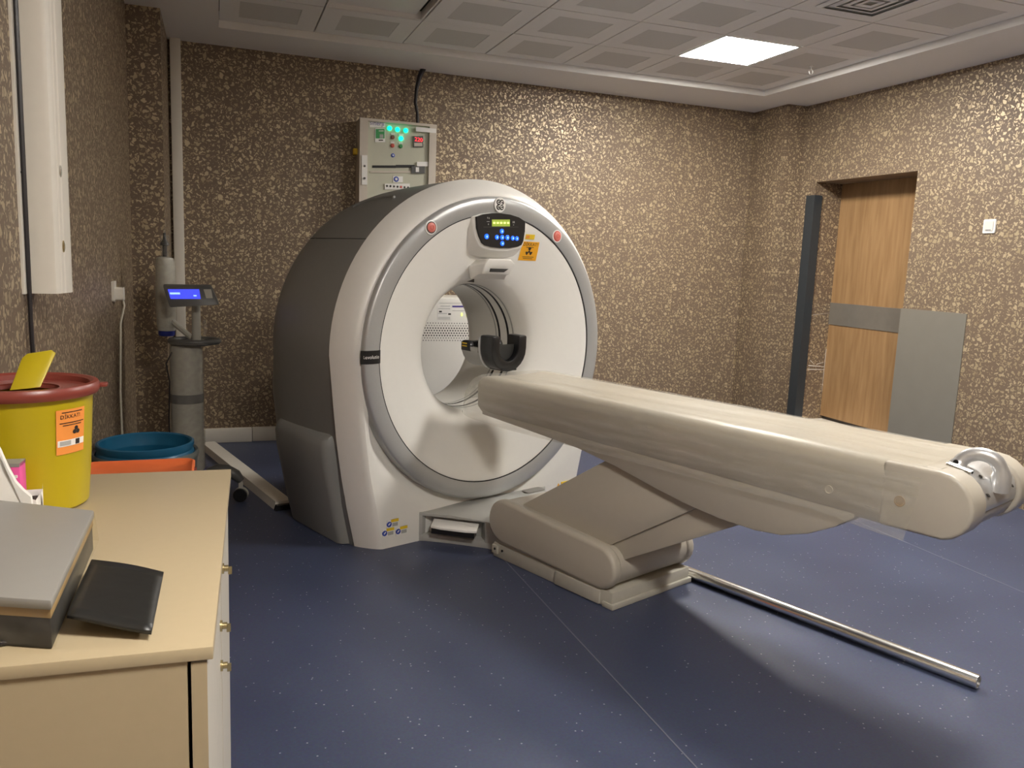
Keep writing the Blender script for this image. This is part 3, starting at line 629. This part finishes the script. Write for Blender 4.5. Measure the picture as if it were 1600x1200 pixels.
# end cap, two rounded cheeks and a lower lip
def capp(k=1.0, e=0.0):
    P = [(2.18, .657), (2.36, .657)]
    for i in range(11): a = math.radians(-75+165*i/10); P.append((2.345+.105*k*math.cos(a), .757+.104*k*math.sin(a)))
    P += [(2.18, .861)]
    return P
MB().prism(capp(), vz(-.2445, -.135), 0, 1).build('end_cap_cheek', 'cap', tt, bevel=.022, seg=4)
MB().prism(capp(), vz(.150, .2445), 0, 1).build('end_cap_cheek', 'cap', tt, bevel=.022, seg=4)
MB().prism([(2.30, .655), (2.36, .657)]+[(2.345+.088*math.cos(math.radians(-75+60*i/5)), .757+.1*math.sin(math.radians(-75+60*i/5))) for i in range(6)]+[(2.40, .75), (2.30, .76)], vz(-.14, .155), 0, 1).build('end_cap_lip', 'cap', tt, bevel=.006)
ap = [(2.345+.092*math.cos(math.radians(a)), .757+.1*math.sin(math.radians(a))) for a in range(-12, 112, 12)]+[(2.26, .855), (2.26, .84), (2.345, .80)]
al = MB().prism(ap, vz(-.132, .147), 0, 1).build('handle_plate', 'alu', tt, bevel=.004)
def hp(t, off=0): return None
hl = []
for i in range(17):
    a = pi*i/16; hl.append(G(-.075+.05*(i/16), 2.388-.056*math.cos(a), .846+.052*math.sin(a)-(.055 if i == 16 else .02*max(0, i-12)/4)))
MB().tube(hl, [.028 if i in (0, 1, 15, 16) else .0215 for i in range(17)], 14).build('grip_loop', 'alu', tt, 60)
for (a, u) in ((18, -.10), (18, .10), (52, -.085), (52, .09), (35, -.02)):
    cv, cz = 2.345+.0945*math.cos(math.radians(a)), .757+.102*math.sin(math.radians(a))
    big = (a == 35); r = .018 if big else .006
    MB().lathe([(r, 0), (r, .003)], 14, lambda c, d, h: G(u+c, cv+h-d*.7, cz+d*.8*(1.5 if big else 1)), (True, True)).build('plate_screw' if not big else 'thumb_pad', 'cap' if big else 'black', al)
MB().lathe([(.008, 0), (.008, .003)], 12, lambda c, d, h: G(-.094-h, 2.334+c, .868+d), (True, True)).build('grip_bolt', 'black', al)
for u in (-.127, -.110):
    MB().tube([G(u, 2.32, .864), G(u, 2.39, .850)], .006, 8).build('slide_rail', 'chrome' if u < -.12 else 'black', tt, 40)
# clear film cover draped over the cradle
fs = []
def fsec(w, z1, drop_l, drop_r, r=.055):
    pts = [(w+.003, drop_r), (w+.003, z1-.09)]
    for i in range(7): a = math.radians(90*i/6); pts.append((w-r+r*math.cos(a), z1-r+r*math.sin(a)))
    for i in range(1, 10): t = i/10; pts.append(((w-r)*(1-2*t), z1+.001+.0015*math.sin(9*t)))
    for i in range(7): a = math.radians(90+90*i/6); pts.append((-w+r+r*math.cos(a), z1-r+r*math.sin(a)))
    pts += [(-w-.003, z1-.09), (-w-.004, drop_l)]
    return pts
rnd = random.Random(3)
for v, w, z1, dl, dr in ((.005, .20, .715, .655, .655), (.03, .215, .752, .652, .652), (.06, .232, .800, .648, .648), (.10, .241, .842, .645, .645), (.145, .245, .860, .642, .642), (.20, .246, .864, .640, .64), (.35, .246, .865, .636, .64)):
    fs.append([G(u, v, z) for u, z in fsec(w, z1, dl, dr)])
for i in range(24):
    v = .43+i*1.835/23; j = rnd.uniform(-.0012, .0012)
    fs.append([G(u, v, z) for u, z in fsec(.2478+j, .8670+j, lerp([.4, 1.2, 2.0, 2.05, 2.23], [.636, .645, .65, .642, .628], v), .64)])
fs.append([G(u, 2.298+min(0, (z-.80))*.18, z) for u, z in fsec(.2478, .8670, .628, .64)])
so = MB().loft(fs, (False, False), closed=False).build('plastic_sheet', 'film', None, 80)
so.location = GO; so.rotation_euler = (0, 0, TH)
tag(so, 'clear wrinkled plastic sheet draped over the CT table top', 'plastic sheet')
# head holder on the inner end of the cradle
hh = thing('head_holder', 'black and grey U-shaped head holder on the table end', 'head rest', GO, TH)
ZH = .997
def usec(ro, ri, top_l, top_r, n=12):
    out = [(ro, top_r)]+[(ro*math.cos(math.radians(-180*i/n)), ZH-.02+ro*math.sin(math.radians(-180*i/n))) for i in range(n+1)]+[(-ro, top_l)]
    inn = [(-ri, top_l)]+[(ri*math.cos(math.radians(180+180*i/n)), ZH-.02+ri*math.sin(math.radians(180+180*i/n))) for i in range(n+1)]+[(ri, top_r)]
    return out+inn
def trough(v0, v1, ro, ri, tl, tr, m, name, par, bev=.004):
    return MB().loft([[G(u, v, z) for u, z in usec(ro, ri, tl, tr)] for v in (v0, v1)]).build(name, m, par, bevel=bev)
sh = trough(-.135, .085, .112, .096, .955, .955, 'skirt', 'outer_shell', hh)
trough(-.128, .07, .0955, .078, .962, .962, 'black', 'inner_pad', hh)
trough(.025, .125, .118, .062, 1.045, 1.045, 'black', 'end_cup', hh, .010)
trough(.016, .030, .1215, .108, 1.03, 1.03, 'alu', 'cup_rim', hh, .0015)
for s in (-1, 1):
    MB().prism([(-.135, .95), (-.135, .985), (-.12, 1.005), (-.075, 1.005), (-.06, .985), (-.055, .95)], vz(s*.114, s*.085), 0, 1).build('side_wing', 'black', hh, bevel=.006)
    MB().prism([(.0, .95), (.0, 1.0), (.07, 1.0), (.07, .95)], vz(s*.112, s*.088), 0, 1).build('side_clip', 'injdark', hh, bevel=.004)
for k in range(2): MB().box(-.1155, -.1135, .085, .125, .972+.014*k, .978+.014*k).build('yellow_mark', 'yellowprint', hh)
MB().box(-.114, -.09, -.03, -.012, .998, 1.008).build('orange_clip', 'olabel', hh)
MB().box(-.05, .05, -.13, .0, .866, .876).build('mounting_tongue', 'black', hh, bevel=.004)

# ================================================================== THINGS ON AND BY THE WALLS
# electrical panel
PXl, PXr, PYf, PZ0, PZ1 = .995, 1.57, 6.215, 1.55, 2.413
ep = thing('electrical_panel', 'cream wall-mounted electrical panel with green indicator lamps', 'electrical panel', (PXl, PYf, PZ0))
W_, Hh = PXr-PXl, PZ1-PZ0; D_ = yb(1.2)-PYf
MB().box(0, W_, .03, D_, 0, Hh).build('case', 'pbox', ep, bevel=.006)
fw = .060
MB().box(0, fw, 0, .032, 0, Hh).box(W_-fw*.9, W_, 0, .032, 0, Hh).box(fw, W_-fw*.9, 0, .032, Hh-.018, Hh).box(fw, W_-fw*.9, 0, .032, 0, .05).build('door_frame', 'pbox', ep)
pf = MB().box(fw, W_-fw*.9, .022, .034, .05, Hh-.018).build('front_plate', 'pface', ep)
def ez(x, y): p = on_y(520+x/5, 90+y/5, PYf+.02); return p.x-PXl, p.z-PZ0
def eq(m, name, par, x0, y0, x1, y1, y=.022, t=.004):
    a, b, c, d = ez(x0, y0), ez(x1, y0), ez(x1, y1), ez(x0, y1)
    return MB().prism([a, b, c, d], lambda p, q, s: (p, y-s, q), -.002, t).build(name, m, par)
def ed(m, name, par, x, y, r, t=.012, n=20):
    a, b = ez(x, y)
    return MB().lathe([(r, 0), (r, t*.6), (r*.7, t)], n, lambda c, d, h: (a+c, .022-h, b+d), (False, True)).build(name, m, par, 40)
lg = eq('unlit', 'maker_label', ep, 288, 488, 410, 545)
a, b = ez(345, 514); text('lettering', 'sinerji', .044, 'purple', lg, lambda x, y: (a+x, .0175, b+y-.002*x))
for x, y in ((443, 552), (505, 562), (570, 570), (533, 632)): ed('green', 'green_lamp', ep, x, y, .0165, .016)
for x, y, m in ((468, 622, 'brnbtn'), (466, 688, 'redbtn'), (530, 693, 'grnbtn')):
    q = eq('unlit', 'switch_label', ep, x-15, y-32, x+15, y-18); ed(m, 'push_button', ep, x, y, .015)
eq('unlit', 'lamp_label', ep, 515, 596, 552, 612)
gl = eq('unlit', 'rating_label', ep, 330, 553, 408, 660); eq('glabel', 'label_field', gl, 335, 558, 404, 632, .018, .001)
eq('skirt', 'label_print', gl, 366, 600, 394, 628, .0165, .001); eq('ink', 'label_line', gl, 358, 642, 392, 650, .017, .001)
eq('unlit', 'label_line', gl, 358, 570, 396, 576, .0165, .001)
md = eq('injdark', 'voltmeter', ep, 626, 614, 704, 700, .022, .012)
eq('pbox', 'meter_panel', md, 634, 668, 696, 694, .010, .002)
a, b = ez(668, 644); text('digits', '220', .042, 'rled', md, lambda x, y: (a+x, .0075, b+y-.05*x))
for x, y, r in ((470, 764, .014), (495, 950, .021)):
    q = eq('unlit', 'notice', ep, x-25, y-22, x+52, y+24) if r > .02 else None
    par = q or ep
    o = ed('blue', 'notice_disc', par, x, y, r, .006); ed('unlit', 'notice_mark', o, x, y, r*.55, .0075)
eq('seam', 'cable_slot', ep, 308, 842, 492, 862, .022, .003); eq('seam', 'cable_slot', ep, 492, 838, 640, 860, .022, .003)
eq('injdark', 'breaker_block', ep, 612, 850, 716, 905, .022, .014); eq('unlit', 'breaker_lever', ep, 645, 858, 670, 895, .008, .004)
eq('unlit', 'window_catch', ep, 655, 815, 745, 850, .022, .012)
eq('pbox', 'cover_strip', ep, 290, 885, 715, 900, .022, .006)
bs = eq('unlit', 'breaker_strip', ep, 405, 985, 600, 1030, .022, .008)
for k in range(7):
    x = 422+k*27.5; y = 1003+k*2
    ed('redbtn' if k == 4 else 'ink', 'breaker_switch', bs, x, y, .010, .012, 4 if k != 4 else 14)
lk = eq('unlit', 'lock_plate', ep, 222, 765, 265, 995, .0, .006)
for y in (850, 945): a, b = ez(243, y); MB().lathe([(.008, 0), (.008, .006)], 12, lambda c, d, h: (a+c, -.006-h, b+d), (True, True)).build('lock', 'injdark', lk, 40)
p = on_y(545, 236, PYf+.12); MB().box(-.028, .0, .10, .15, p.z-PZ0-.022, p.z-PZ0+.022).build('side_tag', 'yellowprint', ep, bevel=.003)
MB().box(W_-.16, W_-.005, -.003, .0, Hh-.062, Hh-.03).build('paper_label', 'unlit', ep)
cbl = MB().tube([(1.452, 6.34, 2.40), (1.448, 6.34, 2.5), (1.432, 6.345, 2.58), (1.438, 6.345, 2.68), (1.46, 6.35, 2.77), (1.492, 6.36, 2.84)], [.012, .012, .013, .014, .018, .022], 10).build('conduit_cable', 'cable', None, 50)
tag(cbl, 'black cable rising from the electrical panel to the ceiling', 'cable')

# cabinet seen through the bore
cx0, cx1, cyf, cz1 = 1.15, 2.02, 5.93, 1.135
cb_ = thing('ventilated_cabinet', 'white ventilated equipment cabinet standing behind the scanner bore', 'cabinet', (cx0, cyf, 0))
MB().box(0, cx1-cx0, .02, .46, .03, cz1).build('body', 'cab', cb_, bevel=.006)
MB().box(.03, cx1-cx0-.03, .05, .43, 0, .03).build('plinth', 'black', cb_)
MB().box(.005, cx1-cx0-.005, 0, .021, .035, cz1-.006).build('door', 'cab', cb_, bevel=.004)
hb = MB()
for j in range(8):
    for i in range(36):
        x = .08+i*.0205+(.0102 if j % 2 else 0); z = .815+j*.0185; r = .0058 if 1 < j < 6 else .0042
        hb.add([(x+r*math.cos(pi*k/3), -.0008, z+r*math.sin(pi*k/3)) for k in range(6)], [tuple(range(6))])
vh = hb.build('vent_holes', 'black', cb_); vh['kind'] = 'stuff'
def cq(m, name, x0, y0, x1, y1, h=.0015):
    pts = [on_y(640+x/4.617, 420+y/4.617, cyf) for x, y in ((x0, y0), (x1, y0), (x1, y1), (x0, y1))]
    return MB().prism([(p.x-cx0, p.z) for p in pts], lambda p, q, s: (p, -s, q), -.001, h).build(name, m, cb_)
cq('paper', 'notice_sheet', 200, 262, 300, 370)
for y in (268, 288, 322, 350, 360): cq('skirt', 'notice_line', 206 if y > 280 else 222, y-2, 292 if y != 322 else 270, y+2.5, .002)
for x, y in ((222, 308), (288, 326)): cq('ink', 'notice_icon', x-10, y-5, x+10, y+6, .002)
cq('purple', 'purple_bar', 308, 266, 420, 277); cq('skirt', 'panel_line', 215, 246, 420, 249); cq('skirt', 'panel_line', 308, 300, 420, 303)
for x, y in ((376, 330), (415, 332)):
    p = on_y(640+x/4.617, 420+y/4.617, cyf); MB().lathe([(.009, 0), (.008, .004)], 12, lambda c, d, h: (p.x-cx0+c, -h, p.z+d*1.6), (False, True)).build('status_lamp', 'lcdtext', cb_, 40)

# contrast injector on its wheeled stand
IY = 4.85; ip = on_y(291, 560, IY)
ij = thing('contrast_injector', 'wheeled contrast injector with a lit blue screen, wrapped in film', 'injector', (ip.x, IY, 0))
ix = ip.x
MB().lathe([(.088, .17), (.086, .5), (.084, .87), (.078, .895)], 28, caps=(True, True)).build('column', 'injector', ij, 50)
MB().lathe([(.0885, .575), (.0885, .625)], 28, caps=(False, False)).build('dark_band', 'injdark', ij, 50)
MB().lathe([(.097, .16), (.092, .30), (.094, .42), (.091, .6), (.093, .75), (.088, .90)], 24).build('wrapping_film', 'wrap', ij, 60)
MB().tube([(.045+.125*math.cos(2*pi*i/28), .02+.105*math.sin(2*pi*i/28), .915) for i in range(29)], .016, 10).build('ring_handle', 'injdark', ij, 60)
MB().lathe([(.11, .897), (.12, .905), (.11, .915)], 24, lambda c, d, h: (.03+c, d, h), (True, True)).build('tray', 'injdark', ij, 40)
MB().lathe([(.024, .91), (.022, 1.18)], 16, lambda c, d, h: (.055+c, d, h), (True, True)).build('neck', 'injector', ij, 40)
MB().tube([(.09, -.02, .92), (.105, -.03, 1.0), (.10, -.02, 1.03), (.085, 0, .99)], .010, 8).build('neck_clip', 'clear', ij, 50)
def iz(x, y, dy=0): p = on_y(x, y, IY+dy); return (p.x-ix, dy, p.z)
c4 = [iz(254, 447, -.10), iz(330, 448, -.10), iz(343, 477, -.14), iz(265, 481, -.14)]
hd = MB().loft([c4, [(x, y+.035, z+.012) for x, y, z in c4]]).build('display_head', 'injdark', ij, bevel=.008)
def iq(m, name, par, x0, y0, x1, y1, o):
    pts = [(x0, y0), (x1, y0), (x1+(y1-y0)*.18, y1), (x0+(y1-y0)*.30, y1)]; v = []
    for x, y in pts: t = (y-447)/33; v.append(iz(x, y, -.10-.04*t-o))
    return MB().loft([v, [(a, b+.004, c) for a, b, c in v]]).build(name, m, par)
sc_ = iq('screen', 'screen', hd, 262, 452, 311, 467, .004)
iq('screenlight', 'screen_text', sc_, 265, 457, 281, 460, .006); iq('screenlight', 'screen_text', sc_, 302, 461, 307, 463, .006)
iq('injector', 'key_field', hd, 318, 452, 330, 466, .002)
# syringe drive behind the display
sx, sy = iz(259, 460, .10)[0], .10
MB().lathe([(.030, .955), (.046, .965), (.050, 1.0), (.052, 1.18), (.050, 1.33), (.042, 1.365), (.02, 1.372)], 24, lambda c, d, h: (sx+c, sy+d, h), (True, True)).build('syringe_drive', 'injector', ij, 50)
MB().lathe([(.040, .935), (.044, .945), (.043, .968)], 24, lambda c, d, h: (sx+c, sy+d, h), (True, False)).build('blue_end', 'navy', ij, 40)
MB().lathe([(.054, .98), (.056, 1.1), (.054, 1.25), (.055, 1.36)], 20, lambda c, d, h: (sx+c, sy+d, h)).build('drive_film', 'wrap', ij, 60)
MB().lathe([(.024, 1.37), (.024, 1.49)], 16, lambda c, d, h: (sx+c, sy+d, h)).build('syringe_barrel', 'clear', ij, 50)
MB().lathe([(.012, 1.37), (.012, 1.43), (.024, 1.435), (.022, 1.447), (.010, 1.465), (.007, 1.50)], 16, lambda c, d, h: (sx+c, sy+d, h), (True, True)).build('plunger', 'black', ij, 40)
MB().lathe([(.006, 1.49), (.006, 1.535)], 10, lambda c, d, h: (sx+c, sy+d, h)).build('syringe_tip', 'clear', ij, 40)
MB().tube([(sx, sy, 1.05), (sx*.5, sy*.6, 1.0), (.03, .03, .93)], .016, 8).build('drive_arm', 'injector', ij, 40)
MB().tube([(-.07, -.06, .86), (-.10, -.07, .80), (-.085, -.06, .7), (-.092, -.05, .5), (-.09, -.05, .25)], .004, 6).build('lead', 'cable', ij, 40)
MB().lathe([(.16, .10), (.165, .12), (.15, .17), (.10, .19)], 28, caps=(True, True)).build('base_hub', 'navy', ij, 40)
for k in range(4):
    a = math.radians(-12+90*k); ca, sa = math.cos(a), math.sin(a)
    lg = MB().tube([(ca*r, sa*r, z) for r, z in ((.10, .16), (.16, .185), (.21, .18), (.26, .155), (.29, .12))], [.03, .034, .034, .031, .02], 10).build('leg', 'injdark', ij, 50)
    for s in (-1, 1):
        MB().lathe([(.012, -.010), (.038, -.010), (.040, -.004), (.040, .004), (.038, .010), (.012, .010)], 20, lambda c, d, h: (ca*.285-sa*(s*.018+h)+ca*c, sa*.285+ca*(s*.018+h)+sa*c, .041+d), (True, True)).build('caster_wheel', 'black' if s < 0 else 'injector', lg, 40)
    MB().box(ca*.285-.012, ca*.285+.012, sa*.285-.012, sa*.285+.012, .05, .12).build('caster_fork', 'injector', lg)

# blue drum and orange bin behind the desk
dr = thing('blue_drum', 'open blue plastic drum with a film bag round its rim', 'waste drum', (-.282, 3.56, 0))
MB().lathe([(.0, .004), (.155, .004), (.165, .02), (.172, .3), (.176, .57), (.182, .58), (.186, .592), (.182, .606), (.178, .61), (.184, .625), (.184, .64), (.176, .643), (.170, .638), (.168, .60), (.165, .59), (.165, .585), (.168, .575), (.160, .3), (.15, .03), (0, .02)], 48).build('shell', 'drum', dr, 35)
MB().lathe([(.178, .40), (.188, .5), (.198, .575), (.204, .592), (.198, .605), (.188, .60), (.186, .59)], 48).build('bag_rim', 'bag', dr, 45)
ob = thing('orange_bin', 'orange lidded plastic bin behind the desk beside the blue drum', 'waste bin', (-.278, 3.13, 0))
def rr(w, d, r, z, n=6): return [(x, y, z) for x, y in rrect(-w, w, -d, d, r, n)]
MB().loft([rr(.145, .12, .03, 0), rr(.175, .155, .035, .58)]).build('body', 'orange', ob, 40)
lid = MB().loft([rr(.186, .172, .03, .575), rr(.190, .176, .03, .60), rr(.190, .176, .03, .622), rr(.182, .168, .028, .628), rr(.165, .150, .025, .612), rr(.06, .06, .02, .610)], (True, True)).build('lid', 'orange', ob, 40)
MB().lathe([(.07, .610), (.07, .616), (.09, .618), (.092, .612)], 30, lambda c, d, h: (c, d-.06, h)).build('lid_ring', 'orange', lid, 40)
MB().box(.186, .198, -.03, .05, .585, .622).build('lid_clip', 'red', lid, bevel=.003)

# ================================================================== DESK CABINET
DZH = 0.92
c_near = on_z(333, 1010, DZH); c_far = on_z(361, 733, DZH)
dd = c_far-c_near; drz = math.atan2(dd.y, dd.x)-pi/2; DL = dd.length; DW = .455
dk = thing('desk_cabinet', 'beige laminate cabinet with locked doors against the left wall', 'cabinet', (c_near.x, c_near.y, 0), drz)
MB().box(-DW, 0, 0, DL, DZH-.018, DZH).build('worktop', 'desk', dk, bevel=.0015)
MB().box(-DW+.01, -.032, .004, .022, .06, DZH-.018).build('side_panel', 'deskside', dk)
MB().box(-DW+.01, -.032, DL-.022, DL-.004, .06, DZH-.018).build('side_panel', 'deskside', dk)
MB().box(-DW+.01, -DW+.02, .022, DL-.022, .06, DZH-.018).box(-DW+.02, -.034, .022, DL-.022, .06, .078).build('carcass', 'deskside', dk)
MB().box(-DW+.02, -.05, .02, DL-.02, 0, .06).build('kick_plinth', 'deskside', dk)
for k in range(2):
    y0, y1 = (.004, DL/2-.002) if k == 0 else (DL/2+.002, DL-.004)
    o = MB().box(-.027, -.008, y0, y1, .065, DZH-.022).build('cabinet_door', 'deskdoor', dk)
    MB().box(-.0272, -.0078, y0-.0006, y0+.0004, .065, DZH-.022).build('edge_band', 'deskside', o)
    for z in (.828,) if k else (.765, .69):
        ly = y0+.06 if k else y1-.05
        lk = MB().lathe([(.010, 0), (.010, .004), (.006, .004), (.006, .012)], 14, lambda c, d, h: (-.008+h, ly+c, z+d), (False, True)).build('lock', 'brass', o, 40)
        MB().box(.003, .010, ly-.0012, ly+.0012, z-.012, z+.003).build('key', 'brass', lk)
dT = DZH
# yellow clinical waste bin
yb_ = thing('yellow_waste_bin', 'yellow clinical waste bin with dark red lid on the desk', 'waste bin', (-.352, 1.765, dT))
MB().lathe([(0, .001), (.100, .001), (.106, .006), (.112, .08), (.119, .21), (.121, .225)], 56).build('body', 'yellow', yb_, 40)
HZ = .222
ld = MB().lathe([(.120, HZ-.002), (.129, HZ-.002), (.133, HZ+.004), (.1335, HZ+.012), (.129, HZ+.019), (.121, HZ+.020), (.115, HZ+.016), (.113, HZ+.006), (.062, HZ+.004), (.060, HZ-.003)], 56).build('lid', 'red', yb_, 40)
MB().box(.128, .146, .0, .022, HZ+.006, HZ+.014).build('lid_tab', 'red', ld, bevel=.003)
MB().lathe([(.062, HZ+.003), (.062, HZ+.007), (.067, HZ+.007), (.067, HZ+.003)], 32).build('lid_opening_rim', 'red', ld, 40)
# open flap standing up
fp = [on_y(15, 610, 1.70), on_y(63, 605, 1.70), on_y(87, 552, 1.75), on_y(80, 547, 1.75), on_y(42, 553, 1.75), on_y(34, 560, 1.748)]
fp = [(p.x+.352, p.y-1.765, p.z-dT) for p in fp]
MB().loft([fp, [(x, y+.004, z) for x, y, z in fp]]).build('flap', 'yellow', yb_, bevel=.001)
# orange label wrapped round the side
def ycyl(a0, r=.0): return lambda x, y: ((lerp([0, .225], [.107, .121], y)+r)*math.cos(a0+x/.115), (lerp([0, .225], [.107, .121], y)+r)*math.sin(a0+x/.115), y)
A0 = math.radians(-38)
lb = sheet(ycyl(A0, .0012), -.032, .03, .115, .200, 8).build('label', 'olabel', yb_, 60)
c1 = ycyl(A0, .0020)
text('lettering', 'DİKKAT!', .0105, 'ink', lb, lambda x, y: c1(x-.004, .186+y))
for y0, w in ((.1945, .022), (.1745, .026), (.170, .020)): sheet(c1, -w, w, y0-.0008, y0+.0008, 6).build('print_line', 'ink', lb)
sheet(c1, -.03, .028, .130, .142, 6).build('label_strip', 'paper', lb); sheet(ycyl(A0, .0024), -.026, -.004, .132, .1405, 6).build('barcode', 'skirt', lb)
for k in range(3):
    a = math.radians(90+120*k)
    MB().add([c1(.008+.0045*math.cos(a)+.0042*math.cos(t), .158+.0045*math.sin(a)+.0042*math.sin(t)) for t in [2*pi*i/10 for i in range(10)]], [tuple(range(10))]).build('hazard_mark', 'ink', lb)
sheet(ycyl(A0, .0024), .006, .016, .131, .141, 3).build('label_icon', 'ink', lb)
# grey flat device with film-wrapped edge
gd = thing('grey_device', 'flat light grey device with tan edge, wrapped in film, on the desk', 'device', (0, 0, dT))
tz = .068
tp = [on_z(147, 797, dT+tz), on_z(80, 938, dT+tz), on_z(-110, 925, dT+tz), on_z(-60, 774, dT+tz)]
def lay(dz, ins, name, m, h, bev):
    c = sum(tp, Vector((0, 0, 0)))/4
    P = [c+(p-c)*(1-ins) for p in tp]
    return MB().loft([[(p.x, p.y, z) for p in P] for z in (dz, dz+h)]).build(name, m, gd, bevel=bev)
lay(tz-.014, 0, 'top_cover', 'device', .014, .003)
lay(tz-.026, .02, 'tan_edge', 'deviceside', .0125, .001)
lay(.0005, .03, 'base', 'rubber', tz-.027, .002)
c = sum(tp, Vector((0, 0, 0)))/4
for dd_, nm in ((.006, 'film_wrap'),):
    v = []
    for i, p in enumerate(tp):
        q = c+(p-c)*1.005; r_ = c+(p-c)*1.05
        v.append(((q.x, q.y, tz-.004), (r_.x, r_.y, .012)))
    MB().loft([[a[0] for a in v], [a[1] for a in v]], (False, False)).build('film_wrap', 'wrapthin', gd)
# black flexible pad sticking out of it
ps = [on_z(143, 874, dT+.03), on_z(256, 890, dT+.022), on_z(237, 977, dT+.022), on_z(105, 962, dT+.030)]
pd = thing('black_pad', 'black rubber pad lying on the desk beside the grey device', 'pad', (0, 0, dT))
n = 8; rows = []
for j in range(n+1):
    row = []
    for i in range(n+1):
        s, t_ = i/n, j/n
        p = (ps[0]*(1-s)+ps[1]*s)*(1-t_)+(ps[3]*(1-s)+ps[2]*s)*t_
        row.append((p.x, p.y, p.z-dT+.003*math.sin(3*s+2*t_)-.004*s))
    rows.append(row)
MB().loft(rows, (False, False), closed=False).build('sheet', 'rubber', pd, 80)
m_ = pd.children[0].modifiers.new('thick', 'SOLIDIFY'); m_.thickness = .006; m_.offset = -1
c_ = sum(ps, Vector((0, 0, 0)))/4
MB().box(c_.x-.03, c_.x+.02, c_.y-.02, c_.y+.03, 0, .018).build('pad_stand', 'rubber', pd)
# cable loop on the desk
MB_ = MB().tube([on_z(x, y, dT+.004) for x, y in ((-30, 1005), (0, 1006), (30, 1000), (52, 988), (62, 975))], .0035, 8).build('desk_cable', 'cable', None, 50)
tag(MB_, 'black cable curling on the desk below the grey device', 'cable')
# pink carton and white carton, crumpled paper
pc = on_z(30, 790, dT); 
t = thing('pink_carton', 'small bright pink carton on the desk beside the yellow bin', 'box', (on_y(24, 760, 1.628).x, 1.628, dT), math.radians(-4))
MB().box(-.026, .013, -.018, .018, 0, .118).build('body', 'pink', t, bevel=.001)
MB().box(-.026, .013, -.0185, .0185, .112, .1185).build('top_flap', 'device', t)
for (x, z) in ((.006, .095), (.0, .085), (.004, .075)): MB().box(x-.004, x+.004, -.0212, -.0198, z-.002, z+.003).build('print_mark', 'paper', t)
t = thing('white_carton', 'open white carton with dark inside beside the pink carton', 'box', (on_y(48, 790, 1.61).x, 1.61, dT), math.radians(5))
MB().loft([[(-.012, -.018, 0), (.018, -.018, 0), (.018, .018, 0), (-.012, .018, 0)], [(-.012, -.018, .065), (.010, -.018, .055), (.018, .018, .065), (-.012, .018, .065)]], (True, False)).add([(.018, -.018, 0), (.018, .018, 0), (.020, .0, .080)], [(0, 1, 2)]).build('body', 'paper', t)
MB().box(-.011, .010, -.016, .016, .05, .054).build('inside_shade', 'ink', t)  # shade inside the open carton, painted in as a black sheet
# folded white paper leaning at the wall side of the desk
pr_ = thing('folded_paper', 'white folded paper sheet standing on the desk before the pink carton', 'paper', (0, 0, dT))
Yp = 1.562
pts = [on_y(x, y, Yp) for x, y in ((-62, 600), (-20, 676), (0, 704), (14, 729), (26, 752), (36, 766), (47, 778))]
pts = [(p.x, p.z-dT) for p in pts]
pts = [(pts[0][0], .003)]+pts+[(pts[-1][0]+.004, .003)]
MB().prism(pts, lambda p, q, s: (p, Yp+s+.012*math.sin(q*40), q), 0, .012).build('sheet', 'paper', pr_, 40)
MB().box(pts[0][0], pts[-1][0], Yp-.006, Yp+.03, 0, .003).build('folded_foot', 'paper', pr_)
# ================================================================== STEEL TUBE ON THE FLOOR
a = on_z(1070, 892, .026); b_ = on_z(1529, 1066, .026)
d = b_-a; Lr = d.length
rt = thing('steel_tube', 'polished steel tube lying on the blue floor beside the table base', 'tube', (a.x, a.y, .026), math.atan2(d.y, d.x))
MB().lathe([(.021, 0), (.0255, 0), (.026, .002), (.026, Lr-.002), (.0255, Lr), (.021, Lr), (.020, Lr-.05)], 28, lambda c, e, h: (h, c, e)).build('pipe', 'chrome', rt, 40)
MB().lathe([(.0212, Lr-.004), (.0212, Lr-.006), (.002, Lr-.006)], 24, lambda c, e, h: (h, c, e), (False, True)).build('end_plug', 'device', rt, 40)
for px, py in ((1213, 931), (1434, 1018)):
    p = on_z(px, py, .05); s = (Vector((p.x, p.y, 0))-Vector((a.x, a.y, 0))).dot(d.normalized())
    MB().lathe([(.0045, .024), (.0045, .0268)], 10, lambda c, e, h: (s+c, e, h), (False, True)).build('screw_hole', 'black', rt)
